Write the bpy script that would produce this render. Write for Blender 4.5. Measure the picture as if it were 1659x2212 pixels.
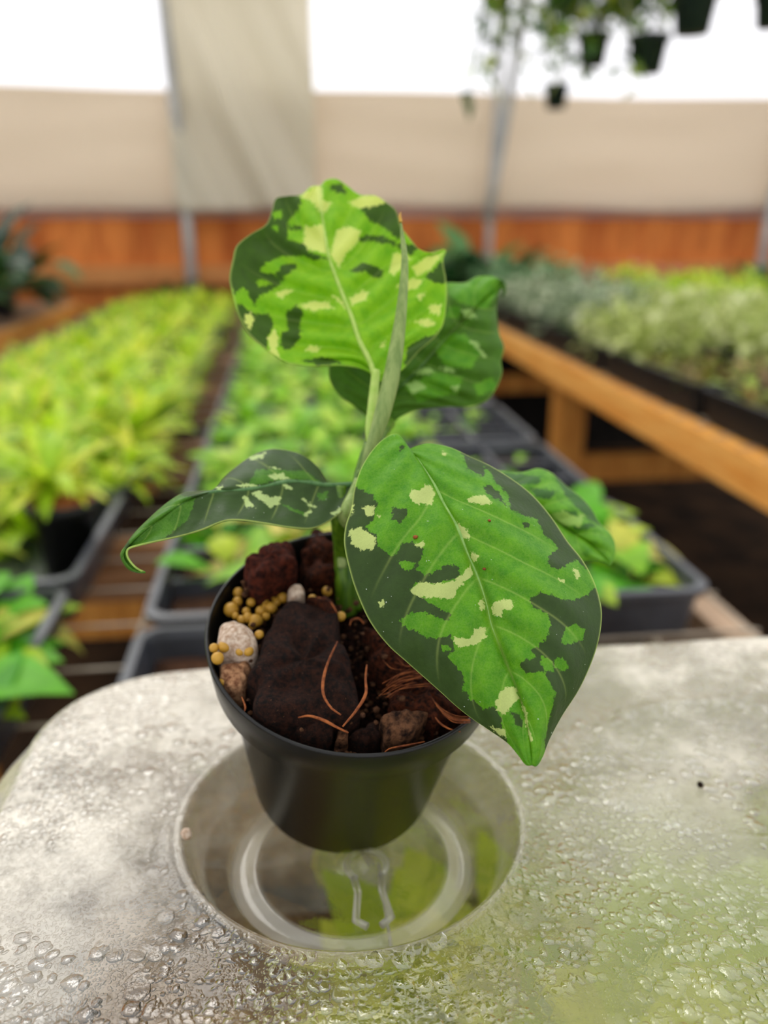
import bpy, bmesh, math, random
import numpy as np
from mathutils import Vector, Matrix, noise as mnoise

for o in list(bpy.data.objects): bpy.data.objects.remove(o)
SC = bpy.context.scene
COL = SC.collection
PI = math.pi

# ------------------------------------------------------------------ camera
F, CX, CY = 1750.0, 829.5, 1106.0
PITCH, YAW = math.radians(19.7), math.radians(6.7)
cam_d = bpy.data.cameras.new('camera'); cam = bpy.data.objects.new('camera', cam_d); COL.objects.link(cam)
cam.location = (0, 0, 0); cam.rotation_euler = (PI/2-PITCH, 0, -YAW)
cam_d.sensor_fit = 'HORIZONTAL'; cam_d.sensor_width = 36.0; cam_d.lens = 36.0*F/1659.0
cam_d.clip_start = 0.01; cam_d.clip_end = 100
cam_d.dof.use_dof = True; cam_d.dof.focus_distance = 0.192; cam_d.dof.aperture_fstop = 9.6
SC.camera = cam
# ------------------------------------------------------------------ light
W = bpy.data.worlds.new('overcast_sky'); SC.world = W; W.use_nodes = True
WB = W.node_tree.nodes['Background']; WB.inputs['Color'].default_value = (0.97, 0.98, 1.0, 1); WB.inputs['Strength'].default_value = 1.35
sun_d = bpy.data.lights.new('sun', 'SUN'); sun = bpy.data.objects.new('sun', sun_d); COL.objects.link(sun)
sun_d.energy = 2.2; sun_d.angle = math.radians(35); sun_d.color = (1.0, 0.97, 0.92)
sun.rotation_euler = (math.radians(-38), math.radians(-14), 0)     # high, beyond the wall, shining towards the camera
SC.view_settings.view_transform = 'Standard'; SC.view_settings.look = 'None'
SC.view_settings.exposure = 0.22; SC.view_settings.gamma = 1.0; SC.view_settings.use_curve_mapping = False

# ------------------------------------------------------------------ geometry of the view, used to measure places
FW = np.array([math.sin(YAW)*math.cos(PITCH), math.cos(YAW)*math.cos(PITCH), -math.sin(PITCH)])
RT = np.array([math.cos(YAW), -math.sin(YAW), 0.0]); UP = np.cross(RT, FW)
def ray(px, py):
    px = np.asarray(px, float)[..., None]; py = np.asarray(py, float)[..., None]
    return FW + RT*(px-CX)/F - UP*(py-CY)/F
def at_depth(px, py, z): return ray(px, py)*np.asarray(z, float)[..., None]
def on_z(px, py, z):
    d = ray(px, py); return Vector(d*(z/d[2]))
def on_y(px, py, y):
    d = ray(px, py); return Vector(d*(y/d[1]))

# ------------------------------------------------------------------ helpers
def s2l(c): return tuple((x/12.92 if x <= .04045 else ((x+.055)/1.055)**2.4) for x in [v/255. for v in c])
def tag(o, label=None, cat=None, group=None, kind=None):
    if label: o['label'] = label
    if cat: o['category'] = cat
    if group: o['group'] = group
    if kind: o['kind'] = kind
    return o
def empty(name, loc, label, cat, group=None):
    o = bpy.data.objects.new(name, None); COL.objects.link(o); o.location = loc; o.empty_display_size = .02
    return tag(o, label, cat, group)
def mesh(name, V, Fc, m, parent=None, smooth=True):
    me = bpy.data.meshes.new(name); me.from_pydata([tuple(v) for v in V], [], [tuple(f) for f in Fc]); me.update()
    if smooth: me.shade_smooth()
    me.materials.append(m)
    o = bpy.data.objects.new(name, me); COL.objects.link(o)
    if parent is not None:
        o.parent = parent
        o.location = -Vector(parent.location)          # parts are written in world space
    return o
class MB:
    def __init__(s): s.V = []; s.F = []
    def add(s, V, Fc):
        b = len(s.V); s.V += [tuple(v) for v in V]; s.F += [tuple(i+b for i in f) for f in Fc]; return s
    def box(s, x0, x1, y0, y1, z0, z1):
        V = [(x, y, z) for z in (z0, z1) for y in (y0, y1) for x in (x0, x1)]
        return s.add(V, [(0,2,3,1),(4,5,7,6),(0,1,5,4),(2,6,7,3),(0,4,6,2),(1,3,7,5)])
    def tube(s, P, r, n=10, closed=False):
        P = [Vector(p) for p in P]; k = len(P)
        if not hasattr(r, '__len__'): r = [r]*k
        V = []; ref = Vector((0, 0, 1))
        T0 = (P[1]-P[0]).normalized()
        if abs(T0.dot(ref)) > .9: ref = Vector((1, 0, 0))
        A = T0.cross(ref).normalized()
        for i in range(k):
            T = (P[min(i+1, k-1)]-P[max(i-1, 0)]).normalized()
            A = (A-T*A.dot(T)).normalized(); B = T.cross(A)
            for j in range(n):
                t = 2*PI*j/n; V.append(P[i]+(A*math.cos(t)+B*math.sin(t))*r[i])
        Fc = [(i*n+j, i*n+(j+1) % n, (i+1)*n+(j+1) % n, (i+1)*n+j) for i in range(k-1) for j in range(n)]
        Fc += [tuple(range(n-1, -1, -1)), tuple((k-1)*n+j for j in range(n))]
        return s.add(V, Fc)
    def lathe(s, prof, c, n=64, ax=(0, 0, 1)):
        ax = Vector(ax).normalized(); a = ax.cross(Vector((0, 1, 0))).normalized(); b = ax.cross(a); c = Vector(c)
        V = [c+ax*z+(a*math.cos(2*PI*j/n)+b*math.sin(2*PI*j/n))*r for r, z in prof for j in range(n)]
        Fc = [(i*n+j, i*n+(j+1) % n, (i+1)*n+(j+1) % n, (i+1)*n+j) for i in range(len(prof)-1) for j in range(n)]
        return s.add(V, Fc)
    def build(s, name, m, parent=None, smooth=True, bevel=0):
        o = mesh(name, s.V, s.F, m, parent, smooth)
        if bevel:
            b = o.modifiers.new('bevel', 'BEVEL'); b.width = bevel; b.segments = 2; b.limit_method = 'ANGLE'
        return o

def catmull(P, n):
    P = np.asarray(P, float); d = np.r_[0, np.cumsum(np.linalg.norm(np.diff(P[:, :2], axis=0), axis=1))]; d /= d[-1]
    m = np.zeros_like(P)
    m[1:-1] = (P[2:]-P[:-2])/(d[2:]-d[:-2])[:, None]; m[0] = (P[1]-P[0])/(d[1]-d[0]); m[-1] = (P[-1]-P[-2])/(d[-1]-d[-2])
    t = np.linspace(0, 1, n); i = np.clip(np.searchsorted(d, t, 'right')-1, 0, len(P)-2)
    h = (d[i+1]-d[i])[:, None]; s = ((t-d[i])[:, None])/h
    return (2*s**3-3*s**2+1)*P[i]+(s**3-2*s**2+s)*h*m[i]+(-2*s**3+3*s**2)*P[i+1]+(s**3-s**2)*h*m[i+1]

# ------------------------------------------------------------------ materials
class NT:
    def __init__(s, name):
        s.m = bpy.data.materials.new(name); s.m.use_nodes = True; s.t = s.m.node_tree; s.t.nodes.clear()
        s.out = s.t.nodes.new('ShaderNodeOutputMaterial')
    def n(s, ty, **k):
        nd = s.t.nodes.new('ShaderNode'+ty)
        for a, b in k.items():
            if a.startswith('i_'):
                key = a[2:].replace('_', ' ')
                s.set(nd, key, b)
            else: setattr(nd, a, b)
        return nd
    def set(s, nd, key, v):
        key = int(key) if key.isdigit() else key
        if isinstance(v, bpy.types.NodeSocket): s.t.links.new(v, nd.inputs[key])
        else:
            if isinstance(v, tuple) and len(v) == 3 and nd.inputs[key].type == 'RGBA': v = v+(1,)
            nd.inputs[key].default_value = v
    def noise(s, scale, detail=4, rough=.5, vec=None, dist=0):
        nd = s.n('TexNoise', i_Scale=scale, i_Detail=detail, i_Roughness=rough, i_Distortion=dist)
        s.t.links.new(vec if vec else s.obj(), nd.inputs['Vector']); return nd.outputs['Fac']
    def obj(s):
        if not hasattr(s, '_o'): s._o = s.n('TexCoord').outputs['Object']
        return s._o
    def attr(s, name): return s.n('Attribute', attribute_name=name).outputs['Fac']
    def math(s, op, a, b=0.0, c=0.0):
        nd = s.n('Math', operation=op); s.set(nd, '0', a); s.set(nd, '1', b)
        if op in ('MULTIPLY_ADD',): s.set(nd, '2', c)
        return nd.outputs[0]
    def ramp(s, f, a, b, lo=0.0, hi=1.0, smooth=True):
        nd = s.n('MapRange', interpolation_type='SMOOTHSTEP' if smooth else 'LINEAR')
        s.set(nd, 'Value', f); s.set(nd, 'From Min', a); s.set(nd, 'From Max', b); s.set(nd, 'To Min', lo); s.set(nd, 'To Max', hi)
        return nd.outputs[0]
    def mixc(s, f, a, b, mode='MIX'):
        nd = s.n('Mix', data_type='RGBA', blend_type=mode)
        s.set(nd, '0', f)
        for k, v in ((6, a), (7, b)):
            if isinstance(v, bpy.types.NodeSocket): s.t.links.new(v, nd.inputs[k])
            else: nd.inputs[k].default_value = tuple(v)+(1,)
        return nd.outputs[2]
    def bump(s, h, strength=.5, dist=.001):
        nd = s.n('Bump'); s.set(nd, 'Height', h); s.set(nd, 'Strength', strength); s.set(nd, 'Distance', dist); return nd.outputs[0]
    def prin(s, col, rough=.5, spec=.5, normal=None, **k):
        nd = s.n('BsdfPrincipled'); s.set(nd, 'Base Color', col); s.set(nd, 'Roughness', rough); s.set(nd, 'Specular IOR Level', spec)
        if normal is not None: s.set(nd, 'Normal', normal)
        for a, b in k.items(): s.set(nd, a.replace('_', ' '), b)
        return nd.outputs[0]
    def mixs(s, f, a, b):
        nd = s.n('MixShader'); s.set(nd, '0', f); s.t.links.new(a, nd.inputs[1]); s.t.links.new(b, nd.inputs[2]); return nd.outputs[0]
    def done(s, sh): s.t.links.new(sh, s.out.inputs['Surface']); return s.m

def simple(name, a, b, scale=20, rough=.6, spec=.3, bump=0, bd=.002, detail=5):
    t = NT(name); f = t.ramp(t.noise(scale, detail, .6), .3, .7)
    c = t.mixc(f, s2l(a), s2l(b))
    return t.done(t.prin(c, rough, spec, t.bump(t.noise(scale*3, 5, .6), bump, bd) if bump else None))
def wood(name, a, b, sc=(1, 12, 12), rough=.65):
    t = NT(name); mp = t.n('Mapping'); t.t.links.new(t.obj(), mp.inputs[0]); mp.inputs['Scale'].default_value = sc
    f = t.ramp(t.noise(3, 6, .65, mp.outputs[0], 1.2), .3, .7)
    g = t.ramp(t.noise(14, 4, .6, mp.outputs[0]), .35, .75)
    c = t.mixc(t.math('MULTIPLY', g, .35), t.mixc(f, s2l(a), s2l(b)), tuple(.45*v for v in s2l(a)))
    return t.done(t.prin(c, rough, .25, t.bump(g, .3, .002)))
M = {}
M['pot'] = simple('black_plastic', (10, 10, 8), (19, 18, 15), 60, .34, .3, .05, .0003)
M['tray'] = simple('tray_plastic', (34, 36, 40), (62, 64, 70), 12, .34, .6, .1, .001)
M['trayblack'] = simple('matte_black_plastic', (8, 8, 8), (17, 17, 17), 20, .55, .3)
M['potdark'] = simple('hanging_pot_plastic', (18, 30, 26), (30, 44, 38), 20, .5, .3)
M['soil'] = simple('potting_mix', (6, 4, 3), (58, 29, 17), 800, .95, .1, 1.0, .0025)
M['soil2'] = simple('tray_soil', (34, 22, 16), (86, 58, 40), 70, .95, .1, .8, .004)
M['bark_'] = simple('dark_bark', (10, 6, 5), (38, 22, 14), 190, .92, .12, 1.0, .0018)
def bark_mat():
    t = NT('dark_bark_specked'); f = t.ramp(t.noise(620, 7, .75), .36, .66); sp = t.ramp(t.noise(1150, 3, .8), .64, .69)
    c = t.mixc(f, s2l((15, 8, 5)), s2l((66, 34, 20))); c = t.mixc(t.math('MULTIPLY', sp, .8), c, s2l((120, 82, 56)))
    return t.done(t.prin(c, .85, .15, t.bump(t.noise(1100, 8, .8), 1.0, .0020)))
M['bark'] = bark_mat()
M['barkred'] = simple('red_bark', (34, 12, 8), (98, 42, 24), 620, .9, .12, 1.0, .0015)
M['barkwarm'] = simple('coir_chunk_brown', (14, 7, 4), (92, 44, 22), 760, .92, .12, 1.0, .0015)
M['barkgrey'] = simple('weathered_bark', (26, 14, 9), (118, 80, 54), 480, .9, .12, 1.0, .0015)
M['fibre'] = simple('coir_fibre', (84, 38, 16), (150, 84, 40), 400, .7, .2)
M['pumice'] = simple('pumice', (184, 150, 122), (236, 216, 194), 700, .9, .15, .9, .0012)
M['pinkwood'] = simple('pale_bark', (104, 62, 40), (196, 148, 108), 560, .9, .15, .9, .0012)
M['pellet'] = simple('fertilizer_pellet', (150, 104, 20), (196, 152, 52), 130, .42, .4, .15, .0004)
M['woodbeam'] = wood('bench_lumber', (226, 146, 56), (246, 184, 96), (14, 1.2, 14))
M['woodleg'] = wood('post_lumber', (184, 112, 40), (232, 164, 76), (14, 14, 1.2))
M['woodrail'] = wood('rail_lumber', (150, 122, 96), (184, 156, 128), (14, 1.2, 14))
M['woodjoist'] = wood('joist_lumber', (134, 92, 58), (186, 138, 96), (1.2, 14, 14))
M['metal'] = simple('galvanized_pipe', (138, 136, 134), (168, 166, 162), 8, .4, .6)
M['wire'] = simple('galvanized_wire', (150, 136, 116), (184, 170, 150), 30, .5, .5)
M['floor'] = simple('earth_floor', (22, 16, 12), (64, 46, 30), 5, .95, .1, .8, .03, 8)

def wall_mat():
    t = NT('stained_boards'); xyz = t.n('SeparateXYZ'); t.t.links.new(t.obj(), xyz.inputs[0])
    mp = t.n('Mapping'); t.t.links.new(t.obj(), mp.inputs[0]); mp.inputs['Scale'].default_value = (3, 3, .6)
    f = t.ramp(t.noise(2.2, 5, .6, mp.outputs[0]), .3, .7)
    st = t.ramp(t.noise(9, 4, .6, mp.outputs[0]), .45, .8)
    c = t.mixc(f, s2l((164, 84, 38)), s2l((212, 128, 62)))
    c = t.mixc(t.math('MULTIPLY', st, .5), c, s2l((92, 44, 22)))
    return t.done(t.prin(c, .8, .15))
M['wall'] = wall_mat()
def film_mat(name, col, trans, transp):
    t = NT(name)
    n = t.ramp(t.noise(1.2, 3, .5), .3, .7, .93, 1.0)
    c = t.mixc(n, tuple(v*.9 for v in col), col)
    d = t.n('BsdfDiffuse', i_Color=c).outputs[0]; tl = t.n('BsdfTranslucent', i_Color=c).outputs[0]
    tp = t.n('BsdfTransparent', i_Color=(1., 1., 1.)).outputs[0]
    return t.done(t.mixs(transp, t.mixs(trans, d, tl), tp))
M['film'] = film_mat('poly_film', (.93, .93, .95), .8, .45)
M['curtain'] = film_mat('shade_fabric', s2l((224, 211, 192)), .5, .0)
M['curtain2'] = film_mat('folded_fabric', s2l((226, 219, 202)), .52, .0)

def leaf_mat(name, mid, dark, cream, lo, rim=(190, 210, 110), transl=.28, rough=.36, spots=False, noise_scale=900., jag=24.0, vein=.3, spec=.25):
    t = NT(name); dk = t.attr('dark'); cr = t.attr('cream'); ve = t.attr('vein'); ed = t.attr('edge')
    big = t.noise(noise_scale, 5, .7); j = t.math('MULTIPLY', t.math('SUBTRACT', big, .5), jag*2)
    dm = t.ramp(t.math('ADD', dk, j), -1.2, 1.2); cm = t.ramp(t.math('ADD', cr, j), -1.2, 1.2)
    mott = t.ramp(t.noise(260, 6, .7), .25, .75)
    fine = t.ramp(t.noise(2600, 3, .7), .3, .7)
    cmid = t.mixc(mott, s2l(mid), s2l(lo)); cmid = t.mixc(t.math('MULTIPLY', fine, .10), cmid, s2l(cream))
    cd = t.mixc(t.math('MULTIPLY', mott, .6), s2l(dark), tuple(v*1.6 for v in s2l(dark)))
    c = t.mixc(dm, cmid, cd)
    cc = t.mixc(t.math('MULTIPLY', fine, .35), s2l(cream), tuple(v*.72 for v in s2l(cream)))
    c = t.mixc(cm, c, cc)
    c = t.mixc(t.math('MULTIPLY', ve, vein), c, s2l(rim))
    c = t.mixc(t.math('MULTIPLY', ed, .55), c, s2l(rim))
    if spots:
        sp = t.ramp(t.noise(700, 2, .9), .735, .76); c = t.mixc(t.math('MULTIPLY', sp, .8), c, (.55, .6, .5))
    h = t.math('ADD', t.math('MULTIPLY', t.noise(700, 5, .65), .6), t.math('MULTIPLY', ve, -.5))
    nb = t.bump(h, .35, .0006)
    p = t.prin(c, t.ramp(mott, 0, 1, rough-.05, rough+.1), spec, nb)
    tc = t.mixc(.5, c, t.mixc(1.0, c, (1.3, 1.25, .5), 'MULTIPLY'))
    tl = t.n('BsdfTranslucent', i_Color=tc).outputs[0]
    return t.done(t.mixs(transl, p, tl))
def foliage_mat(name, cols, transl=.35, rough=.45):
    t = NT(name); ti = t.attr('tint'); cr = t.n('ValToRGB'); t.t.links.new(ti, cr.inputs[0])
    el = cr.color_ramp.elements
    while len(el) < len(cols): el.new(.5)
    for i, c in enumerate(cols): el[i].position = i/(len(cols)-1); el[i].color = s2l(c)+(1,)
    c = t.mixc(t.ramp(t.noise(60, 4, .6), .35, .7, 0, .35), cr.outputs[0], tuple(v*.55 for v in s2l(cols[0])))
    p = t.prin(c, rough, .35); tl = t.n('BsdfTranslucent', i_Color=c).outputs[0]
    return t.done(t.mixs(transl, p, tl))
M['f_lime'] = foliage_mat('lime_foliage', [(124, 176, 16), (184, 218, 36), (214, 230, 70), (236, 226, 76)], .45)
M['f_green'] = foliage_mat('green_foliage', [(92, 158, 24), (146, 204, 36), (172, 218, 60), (210, 230, 96)], .42)
M['f_yellow'] = foliage_mat('yellow_seedling_foliage', [(150, 176, 20), (196, 214, 40), (226, 226, 70), (240, 232, 120)], .5)
M['f_mix'] = foliage_mat('yellowing_foliage', [(76, 158, 18), (110, 190, 30), (206, 214, 60), (232, 206, 120)], .42)
M['f_silver'] = foliage_mat('silver_foliage', [(80, 104, 66), (138, 160, 116), (182, 194, 154), (218, 218, 184)], .25)
M['f_cream'] = foliage_mat('cream_foliage', [(130, 150, 50), (188, 202, 104), (226, 232, 156), (240, 242, 190)], .36)
M['f_red'] = foliage_mat('bronze_foliage', [(110, 72, 44), (130, 138, 40), (156, 186, 60), (196, 160, 104)], .3)
M['f_dark'] = foliage_mat('dark_foliage', [(22, 50, 26), (40, 84, 40), (62, 120, 54), (110, 150, 90)], .2)
M['f_pink'] = foliage_mat('pink_foliage', [(190, 100, 96), (226, 136, 130), (236, 168, 160), (206, 130, 110)], .3)
M['f_bluegreen'] = foliage_mat('blue_green_foliage', [(64, 110, 62), (104, 150, 96), (140, 178, 124), (176, 200, 150)], .28)
M['f_hang'] = foliage_mat('hanging_foliage', [(36, 70, 22), (70, 112, 30), (120, 150, 46), (186, 188, 40)], .35)

# ------------------------------------------------------------------ greenhouse shell
GZ, WY = -1.25, 4.5
def struct(o): o['kind'] = 'structure'; return o
struct(MB().box(-7, 9, -3.0, 5.2, GZ-.05, GZ).build('floor', M['floor'], smooth=False))
def section(y):       # half arch: side wall then roof arc, t 0..1
    pts = []
    for z in np.linspace(.02, .9, 12): pts.append((WY, z))
    for a in np.linspace(0, PI, 50)[1:-1]: pts.append((.9+3.6*math.cos(a), .9+1.25*math.sin(a)))
    for z in np.linspace(.9, GZ, 8): pts.append((-2.7, z))
    return pts
sec = section(0)
def shell(name, x0, x1, pts, m, wob=0):
    xs = np.linspace(x0, x1, 90); V = []; n = len(pts)
    for x in xs:
        for (y, z) in pts: V.append((x, y+wob*math.sin(x*4+z*2), z))
    Fc = [(i*n+j, i*n+j+1, (i+1)*n+j+1, (i+1)*n+j) for i in range(len(xs)-1) for j in range(n-1)]
    return mesh(name, V, Fc, m)
M['wallfilm'] = film_mat('wall_film', (.80, .79, .82), .8, .16)
struct(shell('window_1', -7, 9, [p for p in sec[:17]], M['wallfilm']))
struct(shell('ceiling', -7, 9, sec[16:60], M['film']))
struct(shell('wall_front', -7, 9, sec[59:], M['film']))
b = MB()
x = -7.0
while x < 9:
    b.box(x, x+.237, WY+.02, WY+.05, GZ, .12); b.box(x, x+.24, WY+.046, WY+.062, GZ, .12); x += .24
struct(b.build('wall_back', M['wall'], smooth=False, bevel=.003))
struct(MB().box(-7, 9, WY-.03, WY+.015, -.31, -.215).build('trim_1', wood('ledge_lumber', (178, 112, 58), (206, 144, 84)), smooth=False, bevel=.003))
M['sheet'] = simple('painted_shade_black', (16, 14, 12), (30, 26, 22), 12, .9, .1)
struct(MB().box(-7, 9, WY-.04, WY+.015, GZ, -.46).build('underbench_shade', M['sheet'], smooth=False))  # added strip over the boards; its black stands in for shade under the benches

def sheet(name, x0, x1, z0, z1, y, m, fold, label, bow=0):
    nx, nz = 160, 60; V = []
    for i in range(nx+1):
        for j in range(nz+1):
            u, v = i/nx, j/nz; xx = x0+(x1-x0)*u
            zz = z0+(z1-z0)*v + (1-v)*(.012*math.sin(xx*2.1+.4)+.006*math.sin(xx*5.3)) + v*.006*math.sin(xx*3.0)
            V.append((xx, y+fold(xx, zz, u, v), zz))
    Fc = [(i*(nz+1)+j, (i+1)*(nz+1)+j, (i+1)*(nz+1)+j+1, i*(nz+1)+j+1) for i in range(nx) for j in range(nz)]
    o = mesh(name, V, Fc, m); s = o.modifiers.new('thick', 'SOLIDIFY'); s.thickness = .003
    return tag(o, label, 'curtain')
sheet('shade_curtain', -4.5, 6.0, .07, .605, WY-.05, M['curtain'],
      lambda x, z, u, v: .012*math.sin(x*3+z*3)+.014*(mnoise.noise(Vector((x*1.5, z*6, 0)))), 'long beige shade curtain rolled along the lower half of the plastic wall')
def pfold(x, z, u, v):
    s = (u+.8*v)*6.5
    arch = -(3.6-3.6*math.cos(math.asin(min(1, max(0, z-.9)/1.25))))
    return arch-.03-.04*math.sin(s*1.6)*(.3+.7*math.sin(PI*min(1, v*1.2)))-.05*mnoise.noise(Vector((s*1.2, v*.8, 3)))-.02*math.sin(PI*u)
sheet('folded_plastic_panel', -.52, .17, .062, 1.25, WY-.09, M['curtain2'], pfold, 'creased greyish plastic panel hanging over the curtain beside the left wall pipe')

def hoop(x, lean, label, rad=.027):
    P = [(x, WY-.11, GZ), (x, WY-.11, 0)]
    P += [(x+lean*(z/1.0), WY-.11, z) for z in np.linspace(.1, .9, 8)]
    P += [(x+lean*(.9+1.1*math.sin(a)), .9+3.49*math.cos(a), .9+1.2*math.sin(a)) for a in np.linspace(0.05, PI, 40)]
    P += [(x, -2.59, z) for z in (.5, 0, GZ)]
    o = MB().tube(P, rad, 14).build('hoop_pipe', M['metal'])
    tag(o, label, 'pipe', 'greenhouse hoop pipes')
hoop(-.475, -.035, 'metal hoop pipe rising behind the left side of the leafy plant')
hoop(1.07, .03, 'metal hoop pipe behind the hanging pots, middle of the three wall pipes', .02)
hoop(2.61, .11, 'metal hoop pipe at the right end of the wooden wall')
hoop(-2.03, -.03, 'metal hoop pipe beyond the left bench')
hoop(4.15, .1, 'metal hoop pipe past the right bench')
tag(MB().tube([on_y(1052, 480, 4.3), on_y(1070, 380, 4.3), on_y(1092, 260, 4.27), on_y(1116, 120, 4.2), on_y(1136, 0, 4.1), on_y(1160, -160, 3.8)], .024, 12).build('brace_pipe', M['metal']),
    'thick slanting brace pipe crossing in front of the middle hoop pipe', 'pipe')

# ------------------------------------------------------------------ benches
def bench(x0, x1, y0, y1, top, label, legs_y, rail_m, rail_h=.09, joist=.5, jy0=None, mesh_x0=None, front_rail='x1'):
    r = empty('plant_bench', ((x0+x1)/2, (y0+y1)/2, GZ), label, 'bench')
    for xx in (x0, x1-.038):
        MB().box(xx, xx+.038, y0, y1, top-rail_h, top).build('rail', rail_m, r, False, .002)
    for yy in (y0, y1-.038): MB().box(x0+.038, x1-.038, yy, yy+.038, top-rail_h, top).build('end_rail', M['woodjoist'], r, False, .002)
    y = jy0 if jy0 else y0+joist
    while y < y1-.1:
        MB().box(x0+.038, x1-.038, y, y+.038, top-rail_h, top-.012).build('joist', M['woodjoist'], r, False, .002); y += joist
    for ly in legs_y:
        for xx in (x0+.04, x1-.128):
            MB().box(xx, xx+.088, ly, ly+.088, GZ, top-.02).build('leg', M['woodleg'], r, False, .003)
        MB().box(x0+.128, x1-.128, ly+.03, ly+.068, top-.42, top-.33).build('cross_rail', M['woodleg'], r, False, .002)
    w = MB(); mx = mesh_x0 if mesh_x0 else x0+.05
    xx = mx
    while xx < x1: w.tube([(xx, y0, top), (xx, y1, top)], .0024, 6); xx += .1
    yy = y0+.05
    while yy < y1: w.tube([(x0, yy, top+.003), (x1, yy, top+.003)], .0016, 6); yy += .085
    w.build('wire_mesh', M['wire'], r)
    return r
BT = -.382
bench(-.80, .45, -.15, 4.2, BT, 'wire-topped wooden bench under the clear dome and the lime green trays', (.3, 1.5, 2.7, 3.9), M['woodrail'], jy0=1.0, mesh_x0=-.757)
bench(.80, 2.1, .6, 4.25, -.387, 'orange-tan wooden bench at the right with silvery plants', (.9, 2.42, 3.9), M['woodbeam'], rail_h=.078)
bench(-2.3, -1.02, 1.2, 4.25, -.375, 'wooden bench at the far left under dark green plants', (1.4, 2.7, 4.0), M['woodbeam'])

# ------------------------------------------------------------------ trays
def rrect(x0, x1, y0, y1, r, n=6):
    P = []
    for cx, cy, a0 in ((x1-r, y1-r, 0), (x0+r, y1-r, 90), (x0+r, y0+r, 180), (x1-r, y0+r, 270)):
        for k in range(n+1):
            a = math.radians(a0+90*k/n); P.append((cx+r*math.cos(a), cy+r*math.sin(a)))
    return P
def tray_mesh(w, d, h, cells=None):
    b = MB(); rings = []
    for inset, z, r in ((.0, h-.006, .022), (.0, h, .022), (.008, h+.001, .018), (.010, h-.006, .016), (.014, .012, .014), (.03, .004, .012)):
        rings.append([(x, y, z) for x, y in rrect(-w/2+inset, w/2-inset, -d/2+inset, d/2-inset, r)])
    n = len(rings[0]); V = [p for r in rings for p in r]
    Fc = [(i*n+j, i*n+(j+1) % n, (i+1)*n+(j+1) % n, (i+1)*n+j) for i in range(len(rings)-1) for j in range(n)]
    Fc.append(tuple((len(rings)-1)*n+j for j in range(n)))
    b.add(V, Fc)
    out = []                                       # outer skin
    for inset, z, r in ((.0, h-.006, .022), (.006, h-.006, .018), (.012, 0, .014)):
        out.append([(x, y, z) for x, y in rrect(-w/2+inset, w/2-inset, -d/2+inset, d/2-inset, r)])
    V = [p for r in out for p in r]
    Fc = [(i*n+j, (i+1)*n+j, (i+1)*n+(j+1) % n, i*n+(j+1) % n) for i in range(2) for j in range(n)]
    Fc.append(tuple(2*n+j for j in range(n))[::-1]); b.add(V, Fc)
    if cells:
        nx, ny = cells
        for i in range(1, nx): b.box(-w/2+.014+(w-.028)*i/nx-.004, -w/2+.014+(w-.028)*i/nx+.004, -d/2+.014, d/2-.014, .01, h-.006)
        for j in range(1, ny): b.box(-w/2+.014, w/2-.014, -d/2+.014+(d-.028)*j/ny-.004, -d/2+.014+(d-.028)*j/ny+.004, .01, h-.006)
    return b
_t = {}
def tray(cx, cy, z, label, group, cells=None, w=.53, d=.272, h=.05, soil=True, sm=None, tm=None):
    k = (cells, w, d, h)
    if k not in _t:
        o = tray_mesh(w, d, h, cells).build('seed_tray', tm or M['tray'], None, False)
        s = None
        if soil:
            V = []; nx, ny = 40, 22
            for i in range(nx+1):
                for j in range(ny+1):
                    xx = -w/2+.016+(w-.032)*i/nx; yy = -d/2+.016+(d-.032)*j/ny
                    V.append((xx, yy, h*.52+.004*mnoise.noise(Vector((xx*40, yy*40, 1)))))
            s = mesh('soil', V, [(i*(ny+1)+j, (i+1)*(ny+1)+j, (i+1)*(ny+1)+j+1, i*(ny+1)+j+1) for i in range(nx) for j in range(ny)], sm or M['soil2'])
            s.parent = o; s['kind'] = 'stuff'
        _t[k] = (o, s)
    else:
        o0, s0 = _t[k]; o = o0.copy(); COL.objects.link(o)
        if s0: s = s0.copy(); s.parent = o; COL.objects.link(s)
    o.location = (cx, cy, z); tag(o, label, 'tray', group); return o

# ------------------------------------------------------------------ plant clumps
def blade(V, Fc, T, base, az, L, w, rise, droop, shape, tint, nseg=6, cup=.25, twist=0):
    ca, sa = math.cos(az), math.sin(az); b0 = len(V); px, py, pz = base
    for i in range(nseg+1):
        t = i/nseg; ang = rise-droop*t
        if i: px += math.cos(ang)*ca*L/nseg; py += math.cos(ang)*sa*L/nseg; pz += math.sin(ang)*L/nseg
        if shape == 'strap': hw = w*.5*(math.sin(PI*min(1, .15+t*.85)))**.6*(1-.25*t)
        else: hw = w*.5*max(0.03, math.sin(PI*t**.8))**.8 if t > .25 else w*.04
        if shape == 'ovate' and t > .25:
            q = (t-.25)/.75; hw = w*.5*max(.02, (math.sin(PI*q**.72)))
        sx, sy = -sa, ca; nz = cup*hw
        V.append((px+sx*hw, py+sy*hw, pz+nz)); V.append((px, py, pz)); V.append((px-sx*hw, py-sy*hw, pz+nz)); T += [tint]*3
    for i in range(nseg):
        a = b0+3*i; Fc += [(a, a+1, a+4, a+3), (a+1, a+2, a+5, a+4)]
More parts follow.
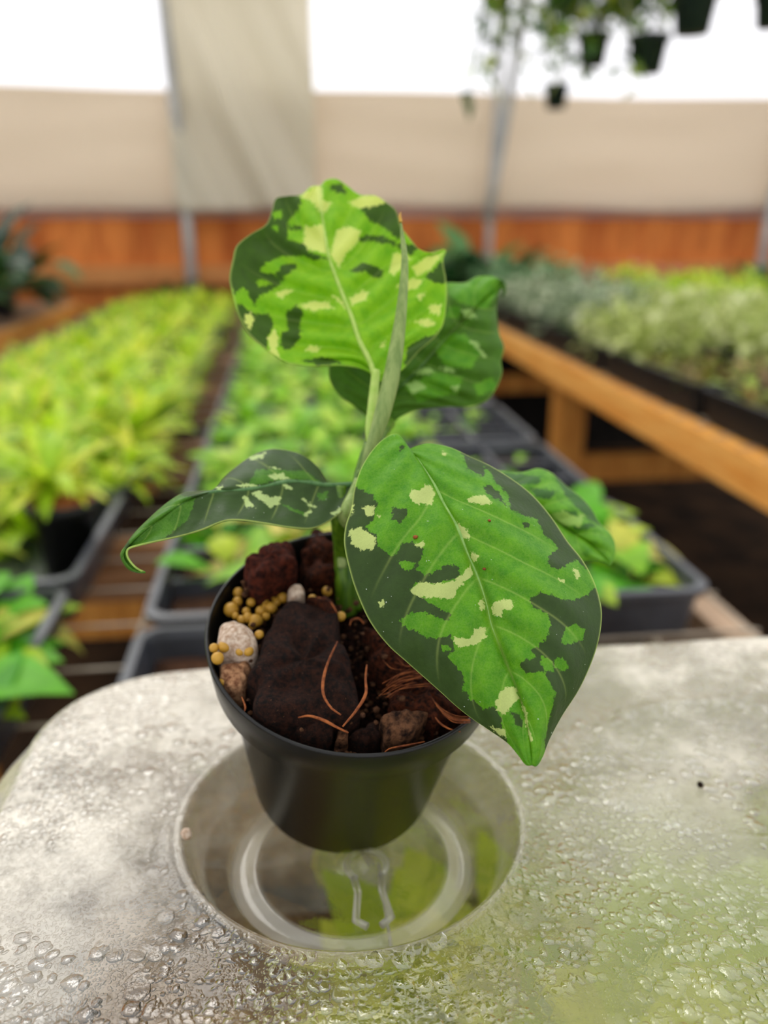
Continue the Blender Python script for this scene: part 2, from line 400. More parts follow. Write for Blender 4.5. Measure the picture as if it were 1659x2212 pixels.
def clump(kind, seed, n, L, w, shape, rise, droop, m, height=0, spread=.02, tint=(0, 1)):
    R = random.Random(seed); V = []; Fc = []; T = []
    for k in range(n):
        az = R.uniform(0, 2*PI); rr = R.random()**.5*spread; h = height*R.random()
        l = L*R.uniform(.65, 1.15)
        blade(V, Fc, T, (rr*math.cos(az), rr*math.sin(az), h), az+R.uniform(-.5, .5), l, w*R.uniform(.75, 1.15),
              math.radians(R.uniform(*rise)), math.radians(R.uniform(*droop)), shape, R.uniform(*tint))
        bx, by, bz_ = rr*math.cos(az), rr*math.sin(az), h; b0 = len(V)
        V += [(-.0008, 0, 0), (.0008, 0, 0), (bx+.0008, by, bz_+.001), (bx-.0008, by, bz_+.001)]; T += [.3]*4; Fc.append((b0, b0+1, b0+2, b0+3))
    me = bpy.data.meshes.new(kind); me.from_pydata(V, [], Fc); me.shade_smooth(); me.materials.append(m)
    a = me.attributes.new('tint', 'FLOAT', 'POINT'); a.data.foreach_set('value', T)
    return me
def variants(kind, k, *a, **kw): return [clump(kind, 100*k+i, *a, **kw) for i in range(5)]
PL = {}
PL['lime'] = variants('lime_plant', 1, 40, .115, .026, 'strap', (20, 80), (30, 100), M['f_lime'], 0.05, .03)
PL['young'] = variants('seedling', 2, 20, .062, .032, 'ovate', (15, 70), (30, 80), M['f_green'], .03, .012)
PL['low'] = variants('seedling', 3, 7, .04, .02, 'ovate', (10, 60), (20, 70), M['f_green'], .01, .01)
PL['broad'] = variants('broadleaf_plant', 4, 12, .085, .05, 'ovate', (20, 70), (40, 95), M['f_mix'], .02, .012)
PL['lowlime'] = variants('seedling', 12, 16, .07, .036, 'ovate', (10, 70), (20, 80), M['f_lime'], .05, .015)
PL['yellow'] = variants('seedling', 13, 16, .06, .03, 'ovate', (10, 70), (20, 80), M['f_yellow'], .05, .015)
PL['broadyellow'] = variants('seedling', 14, 9, .07, .045, 'ovate', (10, 60), (20, 80), M['f_yellow'], .05, .015)
PL['silver'] = variants('silver_plant', 5, 80, .052, .02, 'ovate', (0, 85), (30, 110), M['f_silver'], .12, .06)
PL['cream'] = variants('variegated_plant', 6, 76, .06, .022, 'ovate', (0, 85), (30, 110), M['f_cream'], .12, .06)
PL['bronze'] = variants('bronze_plant', 7, 30, .045, .022, 'ovate', (0, 80), (20, 100), M['f_red'], .03, .045)
PL['dark'] = variants('dark_leaf_plant', 8, 22, .15, .06, 'ovate', (20, 85), (20, 90), M['f_dark'], .04, .04)
PL['pink'] = variants('pink_plant', 9, 40, .05, .022, 'ovate', (0, 85), (30, 100), M['f_pink'], .12, .05)
PL['blue'] = variants('blue_green_plant', 10, 44, .06, .024, 'ovate', (0, 85), (30, 100), M['f_bluegreen'], .16, .06)
PL['limebush'] = variants('lime_bush', 11, 70, .055, .026, 'ovate', (0, 85), (30, 100), M['f_lime'], .13, .05)
RND = random.Random(5)
def plant(kind, x, y, z, label, cat, group, s=1.0):
    me = RND.choice(PL[kind]); o = bpy.data.objects.new(me.name.split('.')[0], me); COL.objects.link(o)
    o.location = (x, y, z); o.rotation_euler = (RND.uniform(-.08, .08), RND.uniform(-.08, .08), RND.uniform(0, 6.28)); k = s*RND.uniform(.85, 1.15); o.scale = (k, k, k)
    return tag(o, label, cat, group)
ORD = ['nearest', 'second', 'third', 'fourth', 'fifth', 'sixth', 'seventh', 'eighth', 'ninth', 'tenth', 'eleventh', 'twelfth']
# left column of the middle bench
ZS = BT+.026
LX, RX = -.478, .128
TY_L = [.597+.284*i for i in range(12)]
for i, ty in enumerate(TY_L):
    tray(LX, ty, BT+.005, 'black seed tray, %s in the left row under the lime plants' % ORD[i], 'black trays in the left row', soil=i > 1)
    g = 'plants in the %s tray of the left row' % ORD[i]
    if i == 0:
        for (px, py, s) in ((-.30, .66, 1.2), (-.275, .685, .9), (-.265, .61, 1.1), (-.29, .56, 1.4), (-.36, .60, 1.2), (-.36, .70, 1.2), (-.40, .56, 1.1), (-.37, .68, 1.), (-.47, .62, 1.), (-.27, .565, .8), (-.6, .6, 1.), (-.68, .66, 1.)):
            plant('broad', px, py, BT+.012, 'yellow-green broadleaf plant in the %s tray of the left row' % ORD[0], 'plant', g, s)
    elif i == 1:
        for (px, py, s) in ((-.33, .985, .75), (-.40, .83, .7), (-.42, .93, .9), (-.46, .82, .9), (-.52, .93, 1.), (-.58, .84, 1.), (-.66, .92, 1.)):
            plant('lime', px, py, BT+.012, 'strappy lime plant beside the black pot, in the second tray of the left row', 'plant', g, s)
    else:
        nx = 5 if i < 5 else 4
        for a in range(nx):
            for c in range(3 if i < 7 else 2):
                plant('lime', LX-.165+.385*a/(nx-1)+RND.uniform(-.015, .015), ty-.085+.17*c/(2 if i < 7 else 1)+RND.uniform(-.015, .015), ZS,
                      'strappy lime green plant in the %s tray of the left row' % ORD[i], 'plant', g, (.86 if i < 4 else .74)*(.8 if a == 0 else 1.0 if a < nx-1 else .85))
# right column of the middle bench
for i in range(11):
    ty = .79+.284*i
    tray(RX, ty, BT+.005, 'black cell tray, %s beyond the clear dome in the right row' % ORD[i], 'black cell trays in the right row', cells=(6, 3))
    g = 'seedlings in the %s tray of the right row' % ORD[i]
    for a in range(6):
        for c in range(3 if i < 8 else 2):
            sparse = (a >= 4 and 1 <= i <= 5)
            if sparse and RND.random() < .12: continue
            if i == 0 and a == 0 and c < 1: continue
            kd = 'low' if sparse else ('broad' if i <= 1 and (a >= 3 or i == 0) else 'young')
            plant(kd, RX-.205+.41*a/5+RND.uniform(-.01, .01), ty-.08+.16*c/(2 if i < 8 else 1)+RND.uniform(-.01, .01), ZS,
                  '%s green seedling in the %s tray of the right row' % ('small' if sparse else 'leafy bright', ORD[i]), 'seedling', g, .9 if kd == 'broad' else 1.0)
tray(RX-.1, .505, BT+.005, 'black cell tray just behind the clear dome', 'black cell trays in the right row', cells=(4, 2), w=.33)
for (px, py) in ((-.07, .50), (-.0, .56), (.05, .49)): plant('low', px, py, ZS, 'tiny seedling in the tray just behind the clear dome', 'seedling', 'seedlings behind the dome')
plant('limebush', -.02, 3.9, BT+.005, 'small lime bush at the far end of the middle bench', 'plant', None, 1.2)

# black pot standing in the left tray
pr_ = empty('nursery_pot', (-.256, .885, BT+.010), 'black pot of reddish bark standing in a left row tray', 'pot')
MB().lathe([(0, 0), (.026, 0), (.034, .068), (.0375, .069), (.039, .084), (.037, .084), (.034, .070), (.026, .02), (0, .02)], pr_.location+Vector((0, 0, .0)), 40).build('pot_body', M['pot'], pr_)
V = [Vector((-.256, .885, BT+.09))]; Fc = []
for i in range(1, 9):
    for j in range(36):
        r = .036*i/8; a = 2*PI*j/36; V.append(Vector((-.256+r*math.cos(a), .885+r*math.sin(a), BT+.089+.006*mnoise.noise(Vector((r*90*math.cos(a), r*90*math.sin(a), 2)))+.004*(1-i/8))))
Fc = [(0, 1+j, 1+(j+1) % 36) for j in range(36)]+[(1+(i-1)*36+j, 1+i*36+j, 1+i*36+(j+1) % 36, 1+(i-1)*36+(j+1) % 36) for i in range(1, 8) for j in range(36)]
mesh('bark_mix', V, Fc, simple('reddish_bark_mix', (120, 44, 24), (196, 120, 76), 90, .9, .1, .8, .003), pr_)['kind'] = 'stuff'
plant('lime', -.272, .905, BT+.09, 'strappy lime plant growing in the black pot of reddish bark', 'plant', None, .6)

# right bench plants
def pot_small(x, y, z, label, group):
    k = 'spot'
    if k not in _t:
        _t[k] = MB().lathe([(0, 0), (.04, 0), (.052, .075), (.057, .076), (.058, .092), (.054, .092), (.05, .074), (.04, .06), (0, .06)], (0, 0, 0), 28).build('nursery_pot', M['tray'])
        o = _t[k]
    else: o = _t[k].copy(); COL.objects.link(o)
    o.location = (x, y, z); tag(o, label, 'pot', group)
RBZ = -.384
rows = [(1.10, 'front'), (1.38, 'middle'), (1.66, 'back'), (1.94, 'rear')]
for i in range(6):
    ty = 1.42+.545*i
    for (rx, rn) in rows:
        t = tray(rx-.14, ty-.14, RBZ, 'black tray on the right bench, %s row, %s along' % (rn, ORD[i]), 'black trays on the right bench', cells=None, w=.27, d=.53, h=.07, tm=M['trayblack'])
        for a in range(2):
            for c in range(4):
                x = rx-.20+.12*a; y = ty-.33+.125*c
                if rn == 'front' and y < 2.0: kd, nm = 'bronze', 'bronze and green'
                elif y > 2.75 and rn in ('front', 'middle'): kd, nm = ('blue', 'blue-green') if y > 3.5 else ('silver', 'silvery')
                elif rn == 'front': kd, nm = ('cream', 'cream variegated') if y < 2.4 else ('silver', 'silvery')
                elif rn == 'middle': kd, nm = 'cream', 'cream variegated'
                elif y > 3.7: kd, nm = 'pink', 'pinkish'
                elif rn == 'rear': kd, nm = 'limebush', 'yellow-lime'
                else: kd, nm = ('limebush', 'yellow-lime') if y > 2.6 else ('cream', 'cream variegated')
                if rn == 'rear' and c % 2: continue
                plant(kd, x, y, RBZ+.04, '%s bushy plant in the %s row of the right bench, %s tray along' % (nm, rn, ORD[i]), 'plant',
                      '%s plants in the %s row, %s tray of the right bench' % (nm, rn, ORD[i]), 1.0)
# left bench plants
for i, (x, y, s, k) in enumerate([(-1.15, 3.2, 2.2, 'dark'), (-1.16, 3.6, 2.0, 'dark'), (-1.3, 3.95, 1.8, 'dark'), (-1.42, 3.4, 2.2, 'dark'), (-1.2, 2.8, 2.0, 'dark'), (-1.55, 3.75, 2.2, 'blue'), (-1.3, 2.4, 1.8, 'dark')]):
    pot_small(x, y, -.372, 'black pot under a dark leafy plant on the far left bench, %s of the row' % ORD[i], 'pots on the far left bench')
    plant(k, x, y, -.29, 'dark green broad-leaved plant on the far left bench, %s of the row' % ORD[i], 'plant', 'dark plants on the far left bench', s)
plant('silver', -1.14, 3.05, -.12, 'whitish flower cluster among the dark plants of the far left bench', 'plant', None, .8)
# bushes at the foot of the wall
for (x, y, z, s, k, lb) in ((-.55, 4.08, BT+.01, 1.0, 'dark', 'dark bush at the foot of the left wall pipe'), (-.40, 4.12, BT+.01, .9, 'dark', 'dark bush right of the left wall pipe'),
                         (.98, 4.1, RBZ, 2.3, 'dark', 'dark leafy bush in front of the middle wall pipe'), (.75, 4.25, -.45, 2.2, 'dark', 'dark bush behind the big upright leaf'), (1.25, 4.15, RBZ+.03, 1.3, 'blue', 'green bush right of the middle wall pipe'),
                         (2.45, 4.2, -.36, 1.1, 'dark', 'dark bush at the foot of the right wall pipe'), (2.7, 4.2, -.36, 1.1, 'dark', 'dark bush at the right edge of the wooden wall'), (2.2, 4.2, -.36, 1.0, 'dark', 'dark bush left of the right wall pipe')):
    plant(k, x, y, z, lb, 'plant', None, s)

# ------------------------------------------------------------------ hanging pots
rail_z = 1.45
for y in (2.3, 2.9, 3.4):
    tag(MB().tube([(-1, y, rail_z), (4, y, rail_z)], .012, 10).build('hanging_rail', M['metal']), 'overhead rail holding the hanging pots, %s' % {2.3: 'nearest', 2.9: 'middle', 3.4: 'farthest'}[y], 'rail', 'overhead hanging rails')
def hang(px, py, wpx, Y, label, plab, kind_n):
    # px, py: centre of the rim as seen; wpx: its width
    c = on_y(px, py, Y); dep = float(np.dot(np.array(c), FW)); r = wpx*1.16*dep/F/2
    h = r*1.65
    e = empty('hanging_pot', (c.x, c.y, c.z-h), label, 'pot', 'hanging pots')
    MB().lathe([(0, 0), (r*.68, 0), (r*.88, h*.8), (r*.99, h*.81), (r, h), (r*.93, h), (r*.86, h*.8), (0, h*.78)], e.location, 28).build('pot_body', M['potdark'], e)
    yr = min((2.3, 2.9, 3.4), key=lambda q: abs(q-Y)); ap = Vector((c.x, yr, rail_z-.012))
    for k in range(3):
        a = 2*PI*k/3+.4
        MB().tube([(c.x+r*math.cos(a), c.y+r*math.sin(a), c.z-.004), (c.x+(ap.x-c.x)*.5+r*.4*math.cos(a), c.y+(ap.y-c.y)*.5+r*.4*math.sin(a), (c.z+ap.z)/2), ap], .0018, 6).build('hanger_wire', M['wire'], e)
    R = random.Random(int(px)); V = []; Fc = []; T = []; st = MB()
    for k in range(kind_n):
        az = R.uniform(0, 2*PI); P = []; L = R.uniform(.14, .42) if kind_n < 30 else R.uniform(.2, .5)
        for i in range(9):
            t = i/8; rad = r*.5+L*.5*math.sin(t*1.5); zz = c.z+.16*math.sin(t*2.2)-L*(.35 if kind_n < 30 else .95)*t*t+.04*R.random()
            P.append((c.x+rad*math.cos(az+t*.5), c.y+rad*math.sin(az+t*.5), zz))
            if i > 1:
                for _ in range(2): blade(V, Fc, T, P[-1], R.uniform(0, 6.28), R.uniform(.045, .095), R.uniform(.024, .046), R.uniform(-.6, .9), R.uniform(.3, 1.3), 'ovate', R.random(), 4)
        P[0] = (c.x, c.y, c.z-.01)
        st.tube(P, .0018, 5)
    t = empty('trailing_plant', (c.x, c.y, c.z), plab, 'plant', 'plants in the hanging pots')
    o = mesh('foliage', V, Fc, M['f_hang'], t); a = o.data.attributes.new('tint', 'FLOAT', 'POINT'); a.data.foreach_set('value', T)
    st.build('stems', M['f_hang'], t)
hang(1203, 182, 50, 3.4, 'smallest dark pot, hanging lowest of the hanging pots', 'trailing stems of the lowest hanging pot', 3)
hang(1284, 72, 66, 2.9, 'dark hanging pot wrapped in trailing leaves', 'bushy trailing plant with yellow-green leaves around its hanging pot', 24)
hang(1404, 76, 78, 2.7, 'dark hanging pot with a clear rim, middle of the hanging pots', 'sparse stems rising from the middle hanging pot', 3)
hang(1505, -25, 92, 2.3, 'large dark hanging pot cut off by the top edge', 'plant above the large hanging pot', 3)
hang(1672, -15, 70, 2.4, 'dark hanging pot cut off at the top right corner', 'plant in the corner hanging pot', 3)
hang(1215, -62, 60, 2.6, 'dark hanging pot above the leafy trailing stems', 'leafy plant trailing down left of the hanging pots', 40)

# ------------------------------------------------------------------ clear dome
ZL = -.166; ZF = -.185
DC = Vector((.0135, .1975))
LX0, LX1, LY0, LY1, LR = -.094, .425, .012, .289, .045
def dome_mat():
    t = NT('condensation_plastic')
    nz = t.n('TexNoise', i_Scale=160., i_Detail=3.); t.t.links.new(t.obj(), nz.inputs['Vector'])
    ad = t.n('VectorMath', operation='MULTIPLY_ADD'); t.t.links.new(nz.outputs['Color'], ad.inputs[0]); ad.inputs[1].default_value = (.0035, .0035, .0035); t.t.links.new(t.obj(), ad.inputs[2])
    def drops(scale, rad):
        vo = t.n('TexVoronoi', feature='F1', i_Scale=scale, i_Randomness=.95); t.t.links.new(ad.outputs[0], vo.inputs['Vector'])
        sep = t.n('SeparateColor'); t.t.links.new(vo.outputs['Color'], sep.inputs[0])
        r = t.math('MULTIPLY_ADD', sep.outputs[0], rad*.75, rad*.45)          # every drop has its own size
        q = t.math('DIVIDE', vo.outputs['Distance'], r)
        return t.math('SQRT', t.math('MAXIMUM', t.math('SUBTRACT', 1.0, t.math('MULTIPLY', q, q)), 0.0))
    dens = t.ramp(t.noise(13, 3, .6), .43, .55)
    dens2 = t.ramp(t.noise(22, 3, .6), .44, .58)
    clear = t.attr('clear'); keep = t.math('SUBTRACT', 1.0, t.math('MULTIPLY', clear, .92))
    d1 = t.math('MULTIPLY', drops(430., .62), dens); d2 = t.math('MULTIPLY', drops(210., .5), dens2); d3 = drops(1100., .6)
    drop = t.math('MAXIMUM', d1, d2)
    h = t.math('ADD', t.math('MAXIMUM', t.math('MULTIPLY', d2, 1.5), d1), t.math('MULTIPLY', d3, .13))
    h = t.math('ADD', t.math('MULTIPLY', h, keep), t.math('MULTIPLY', t.noise(45, 3, .5), .5))
    nb = t.bump(h, 1.0, .0008)
    rf = t.n('BsdfRefraction', i_Color=(.97, .98, .92), i_Roughness=.03, i_IOR=1.3); t.set(rf, 'Normal', nb)
    tp = t.n('BsdfTransparent', i_Color=(.96, .97, .90)).outputs[0]
    gl = t.n('BsdfGlossy', i_Color=(1., .98, .95), i_Roughness=.06); t.set(gl, 'Normal', nb)
    fr = t.n('Fresnel', i_IOR=1.5); t.set(fr, 'Normal', nb)
    df = t.n('BsdfDiffuse', i_Color=s2l((238, 230, 214))); t.set(df, 'Normal', nb)
    fog_glare = t.mixs(.35, df.outputs[0], t.n('BsdfTranslucent', i_Color=s2l((238, 230, 214))).outputs[0])
    fm = t.ramp(t.noise(8, 6, .7), .40, .58, .22, 1.0)
    fm = t.math('MULTIPLY', fm, t.attr('fog_glare'))
    fm = t.math('MULTIPLY', fm, t.math('SUBTRACT', 1.0, t.math('MULTIPLY', drop, .25)))
    fm = t.math('ADD', t.math('MULTIPLY', fm, t.math('SUBTRACT', 1.0, t.math('MULTIPLY', clear, .8))), t.attr('edge_glint'))
    fm = t.math('MINIMUM', fm, .95)
    see = t.mixs(t.math('SUBTRACT', .6, t.math('MULTIPLY', clear, .3)), tp, rf.outputs[0])
    base = t.mixs(fm, see, fog_glare)
    refl = t.math('MINIMUM', t.math('ADD', fr.outputs[0], t.math('MULTIPLY', t.math('MULTIPLY', drop, keep), .12)), .6)
    return t.done(t.mixs(refl, base, gl.outputs[0]))
def build_dome():
    n = 320
    def outer(a, grow=0.0, r=LR):
        # rounded rectangle hit by a ray from the well centre
        P = rrect(LX0-grow, LX1+grow, LY0-grow, LY1+grow, r+grow, 16)
        dx, dy = math.cos(a), math.sin(a); best = None
        for i in range(len(P)):
            x1, y1 = P[i]; x2, y2 = P[(i+1) % len(P)]
            ex, ey = x2-x1, y2-y1; den = dx*ey-dy*ex
            if abs(den) < 1e-12: continue
            t = ((x1-DC.x)*ey-(y1-DC.y)*ex)/den; s = ((x1-DC.x)*dy-(y1-DC.y)*dx)/den
            if t > 0 and -1e-6 <= s <= 1+1e-6: best = t if best is None else min(best, t)
        return best
    A = [2*PI*k/n for k in range(n)]
    O0 = [outer(a) for a in A]; O1 = [outer(a, .012) for a in A]; O2 = [outer(a, .022) for a in A]
    rings = []; clr = []; fog_glare = []; glint = []
    well = [(.0, ZF+.003), (.0040, ZF+.003), (.0055, ZF), (.014, ZF), (.022, ZF), (.0285, ZF), (.0300, ZF+.0016), (.0315, ZF+.0016), (.0330, ZF+.0002), (.0375, ZF+.0002), (.0390, ZF+.0022), (.0400, ZF+.0045), (.0440, ZF+.0050), (.0452, ZF+.0066), (.0468, ZF+.0072), (.0500, ZL-.003), (.0512, ZL-.0002), (.0528, ZL+.0010), (.0545, ZL+.0004), (.0562, ZL)]
    for r, z in well:
        r *= .955
        rings.append([(DC.x+r*math.cos(a), DC.y+r*math.sin(a), z) for a in A]); clr.append(1.0 if r < .047 else .5 if r < .052 else .1); fog_glare.append(1); glint.append(.34 if .0515 < r/.955 < .0535 else .36 if .0312/1.047 < r < .0376*.958 else .22 if .0439 < r < .0453 else .12 if .0284 < r < .0301 else 0)  # highlights on the moulded ring edges, painted in as pale haze
    NR = 46
    pc = on_z(1600, 1650, ZL)
    for k in range(1, NR+1):
        s = (k/NR); row = []
        for i, a in enumerate(A):
            r = .0537+(O0[i]-.0537)*s; x, y = DC.x+r*math.cos(a), DC.y+r*math.sin(a)
            d = math.hypot((x-pc.x)/1.25, y-pc.y); z = ZL+.0018*math.exp(-((d-.036)/.0025)**2)
            z -= .004*max(0, (s-.93)/.07)**2
            z += .0008*mnoise.noise(Vector((x*25, y*25, 0)))
            row.append((x, y, z))
        rings.append(row); clr.append(0); fog_glare.append(1); glint.append(0)
    for O, z, e in ((O0, ZL-.006, .6), (O1, ZL-.018, .2), (O1, ZL-.07, 0), (O2, BT+.065, 0), (O2, BT+.062, 0)):
        k = 1.0 if O is not O0 else 1.008
        rings.append([(DC.x+O[i]*k*math.cos(a), DC.y+O[i]*k*math.sin(a), z) for i, a in enumerate(A)]); clr.append(.35); fog_glare.append(.6); glint.append(e)
    V = [p for r in rings for p in r]
    Fc = [(i*n+j, (i+1)*n+j, (i+1)*n+(j+1) % n, i*n+(j+1) % n) for i in range(len(rings)-1) for j in range(n)]
    r = empty('humidity_dome', (DC.x+.15, DC.y-.04, BT+.06), 'clear plastic humidity dome beaded with condensation, under the black pot', 'dome')
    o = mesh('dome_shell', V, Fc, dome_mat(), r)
    for nm, val in (('clear', clr), ('edge_glint', glint)):
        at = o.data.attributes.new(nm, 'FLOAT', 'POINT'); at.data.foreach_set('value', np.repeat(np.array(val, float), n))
    Va = np.array(V); fv = np.clip((Va[:, 1]-.13)/.12, 0, 1); fv = .08+.9*fv*fv*(3-2*fv)+.3*np.clip((-.035-Va[:, 0])/.03, 0, 1)*np.clip((Va[:, 1]-.09)/.04, 0, 1)  # condensation haze, whiter towards the back to paint in the bright wall's reflection
    at = o.data.attributes.new('fog_glare', 'FLOAT', 'POINT'); at.data.foreach_set('value', fv)
    return r
dome = build_dome()
# raised moulded key on the well floor and the little step that the tilted pot leans on
def plast():
    t = NT('clear_moulding'); g = t.n('BsdfGlossy', i_Color=(1., 1., 1.), i_Roughness=.12).outputs[0]
    tp = t.n('BsdfTransparent', i_Color=(.95, .96, .92)).outputs[0]; fr = t.n('Fresnel', i_IOR=1.4)
    d = t.n('BsdfTranslucent', i_Color=(.9, .88, .82)).outputs[0]
    return t.done(t.mixs(.3, t.mixs(t.math('ADD', fr.outputs[0], .04), tp, g), d))
M['plast'] = plast()
kc = on_z(792, 1880, ZF)
b = MB().tube([(kc.x+.006*math.cos(a), kc.y+.006*math.sin(a), ZF+.0018) for a in np.linspace(-PI*.3, PI*1.3, 18)], .0010, 8)
for s in (-1, 1): b.tube([(kc.x+.0042*s, kc.y-.0045, ZF+.0018), (kc.x+.0035*s, kc.y-.010, ZF+.0018), (kc.x+.005*s, kc.y-.020, ZF+.0018), (kc.x+.002*s, kc.y-.0225, ZF+.0018)], .0011, 8)
b.build('vent_key', M['plast'], dome)
sc_ = on_z(835, 1985, ZF)
MB().tube([(sc_.x, sc_.y-.013, ZF+.0006), (sc_.x, sc_.y+.02, ZF+.0006)], .0005, 6).build('vent_slot', M['plast'], dome)
for px, py, r, m_, nm, lb, ct in ((403, 1806, .0016, M['pumice'], 'perlite_bead', 'tiny white perlite bead on the left edge of the round well in the dome', 'bead'),
                               (1512, 1698, .0010, M['bark_'], 'bark_speck', 'small brown bark speck lying on the right part of the dome top', 'speck')):
    p = on_z(px, py, ZL+.0012); bq = bmesh.new(); bmesh.ops.create_icosphere(bq, subdivisions=3, radius=r)
    for v in bq.verts: v.co *= 1+.18*mnoise.noise(v.co*700)
    mq = bpy.data.meshes.new(nm); bq.to_mesh(mq); bq.free(); mq.shade_smooth(); mq.materials.append(m_)
    o = bpy.data.objects.new(nm, mq); COL.objects.link(o); o.location = p+Vector((0, 0, r*.5)); tag(o, lb, ct)
# tray and plants under the dome
M['soilpale'] = simple('pale_coir', (120, 88, 54), (196, 156, 108), 50, .95, .1, .6, .004)
tray(.165, .150, BT+.005, 'black tray under the clear dome', None, w=.545, d=.30, h=.055, sm=M['soilpale'])
RD = random.Random(21)
for i in range(34):
    x, y = -.01+.24*RD.random(), .10+.165*RD.random()
    if x < .035 and y > .165: continue
    k = RD.choice(('yellow', 'yellow', 'broadyellow'))
    plant(k, x, y, BT+.03, 'blurred yellow-green seedling growing under the clear dome', 'seedling', 'seedlings under the clear dome', 1.3)
for (x, y) in ((.06, .25), (.075, .265), (.30, .24), (.33, .2), (.27, .25)):
    plant('yellow', x, y, BT+.03, 'blurred yellow-green seedling at an end of the tray under the clear dome', 'seedling', 'seedlings at the ends of the dome tray', .8)

# ------------------------------------------------------------------ the pot of the main plant
PC = Vector((0.01657724, 0.20605564, -0.10908086)); PN = Vector((0.04858076, -0.32994669, 0.94274869)).normalized()
PR = .0425; PH = .0700
pot = empty('nursery_pot', PC-PN*PH, 'black nursery pot tilted forward on the dome, holding the camouflage-leaved plant', 'pot')
prof = [(0, -PH), (.0292, -PH), (.0300, -PH+.0008), (.0372, -.0150), (.0376, -.0142), (.0406, -.0136), (.0412, -.0130), (.0427, -.0008), (.0424, 0), (.0418, 0), (.0415, -.0006), (.0396, -.014), (.0366, -.016), (.030, -PH+.003), (0, -PH+.003)]
MB().lathe(prof, PC, 96, PN).build('pot_body', M['pot'], pot)
# clear wedge step under the raised back of the base: part of the dome's moulding
sp = MB(); a_ = PN.cross(Vector((0, 1, 0))).normalized(); b_ = PN.cross(a_)
bb = PC-PN*PH; back = bb+Vector((0, .024, .024*PN.y/-PN.z*-1*-1))
bz = bb.z-(PN.y*.024)/PN.z
sp.lathe([(0, 0), (.010, 0), (.008, bz-ZF-.0008), (.0, bz-ZF-.0008)], (bb.x, bb.y+.020, ZF), 24)
sp.build('centre_boss', M['plast'], dome)

# soil plane frame
SN = np.array(PN); SD = np.array(PC)
def soil_pt(px, py, h=-.009):
    d = ray(px, py); p0 = SD+SN*h; return Vector(d*(np.dot(p0, SN)/np.dot(d, SN)))
def c4(x, y): return (420+x/2.592, 1120+y/2.592)
# mix surface
V = [PC+PN*(-.011)]; NRg, NA = 26, 96; fa = PN.cross(Vector((0, 1, 0))).normalized(); fb = PN.cross(fa)
for i in range(1, NRg+1):
    for j in range(NA):
        r = .0402*i/NRg; t = 2*PI*j/NA; p = PC+(fa*math.cos(t)+fb*math.sin(t))*r
        V.append(p+PN*(-.0115+.0035*mnoise.noise(p*180)+.0022*mnoise.noise(p*500)))
Fc = [(0, 1+j, 1+(j+1) % NA) for j in range(NA)]+[(1+(i-1)*NA+j, 1+i*NA+j, 1+i*NA+(j+1) % NA, 1+(i-1)*NA+(j+1) % NA) for i in range(1, NRg) for j in range(NA)]
tag(mesh('potting_mix', V, Fc, M['soil']), 'dark crumbly coir and bark mix filling the black pot', 'soil', None, 'stuff')
def chunk(name, poly, top, thick, m, label, cat, seed=0, rough=.0012, dome_=.002, tiltv=(0, 0)):
    """rounded lump whose outline is given on the soil plane"""
    P = np.array([c4(*p) for p in poly]+[c4(*poly[0])]); Q = catmull(P, 49)[:-1]
    ring = [soil_pt(q[0], q[1], top-.001) for q in Q]; c = sum(ring, Vector())/len(ring); n = len(ring)
    V = []; lv = [(0.0, 1), (.2, 1), (.4, 1), (.58, 1), (.74, 1), (.87, .97), (.96, .86), (1., .62), (1.01, .3), (1.0, 0.0), (.9, -.25), (.6, -.4)]
    rad = np.mean([(p-c).length for p in ring])
    for s, h in lv:
        for p in ring:
            q = c+(p-c)*s; dv = p-c
            hh = -thick*(1-h)+dome_*(1-s*s) if h <= 1 else 0
            nn = mnoise.noise(q*160+Vector((seed, 0, 0)))*rough*1.6+mnoise.noise(q*420+Vector((seed, 3, 0)))*rough+mnoise.noise(q*1000+Vector((seed, 7, 0)))*rough*.45
            tl = ((q-c).dot(fa)*tiltv[0]+(q-c).dot(fb)*tiltv[1])
            V.append(q+PN*(hh+nn*(1 if h > 0 else .4)+tl)+(dv.normalized()*nn*.8 if s > .7 else Vector()))
    L = len(lv)
    Fc = [(i*n+j, i*n+(j+1) % n, (i+1)*n+(j+1) % n, (i+1)*n+j) for i in range(L-1) for j in range(n)]
    Fc.append(tuple((L-1)*n+j for j in range(n)))
    o = mesh(name, V, Fc, m); s = o.modifiers.new('sub', 'SUBSURF'); s.levels = 1; s.render_levels = 2
    return tag(o, label, cat)
chunk('bark_chunk', [(450, 500), (480, 462), (560, 450), (680, 455), (770, 490), (840, 620), (890, 800), (935, 940), (925, 1040), (850, 1085), (640, 1110), (430, 1070), (320, 1005), (290, 930), (300, 850), (345, 720), (395, 590)], .0035, .012, M['bark'], 'big dark flat bark chunk in the middle of the pot', 'bark', 1, .0018, .001)
chunk('bark_chunk', [(262, 235), (370, 150), (500, 95), (560, 150), (560, 220), (480, 290), (360, 330), (285, 290)], .008, .011, M['barkred'], 'reddish-brown bark chunk at the back left rim of the pot', 'bark', 2, .0014, .001)
chunk('bark_chunk', [(600, 150), (700, 60), (790, 40), (900, 120), (880, 330), (760, 380), (640, 340), (590, 240)], -.001, .010, M['barkwarm'], 'crumbly brown coir lump behind the stem', 'bark', 3, .0028)
chunk('bark_chunk', [(960, 600), (1080, 560), (1250, 700), (1380, 860), (1330, 960), (1150, 900), (1010, 820), (980, 700)], -.001, .009, M['barkwarm'], 'fibrous brown coir lump under the front leaf', 'bark', 4, .0022)
chunk('bark_chunk', [(1100, 960), (1260, 900), (1420, 960), (1500, 1080), (1400, 1150), (1240, 1090), (1120, 1040)], -.002, .009, M['barkwarm'], 'fibrous coir lump by the right rim of the pot', 'bark', 5, .0022)
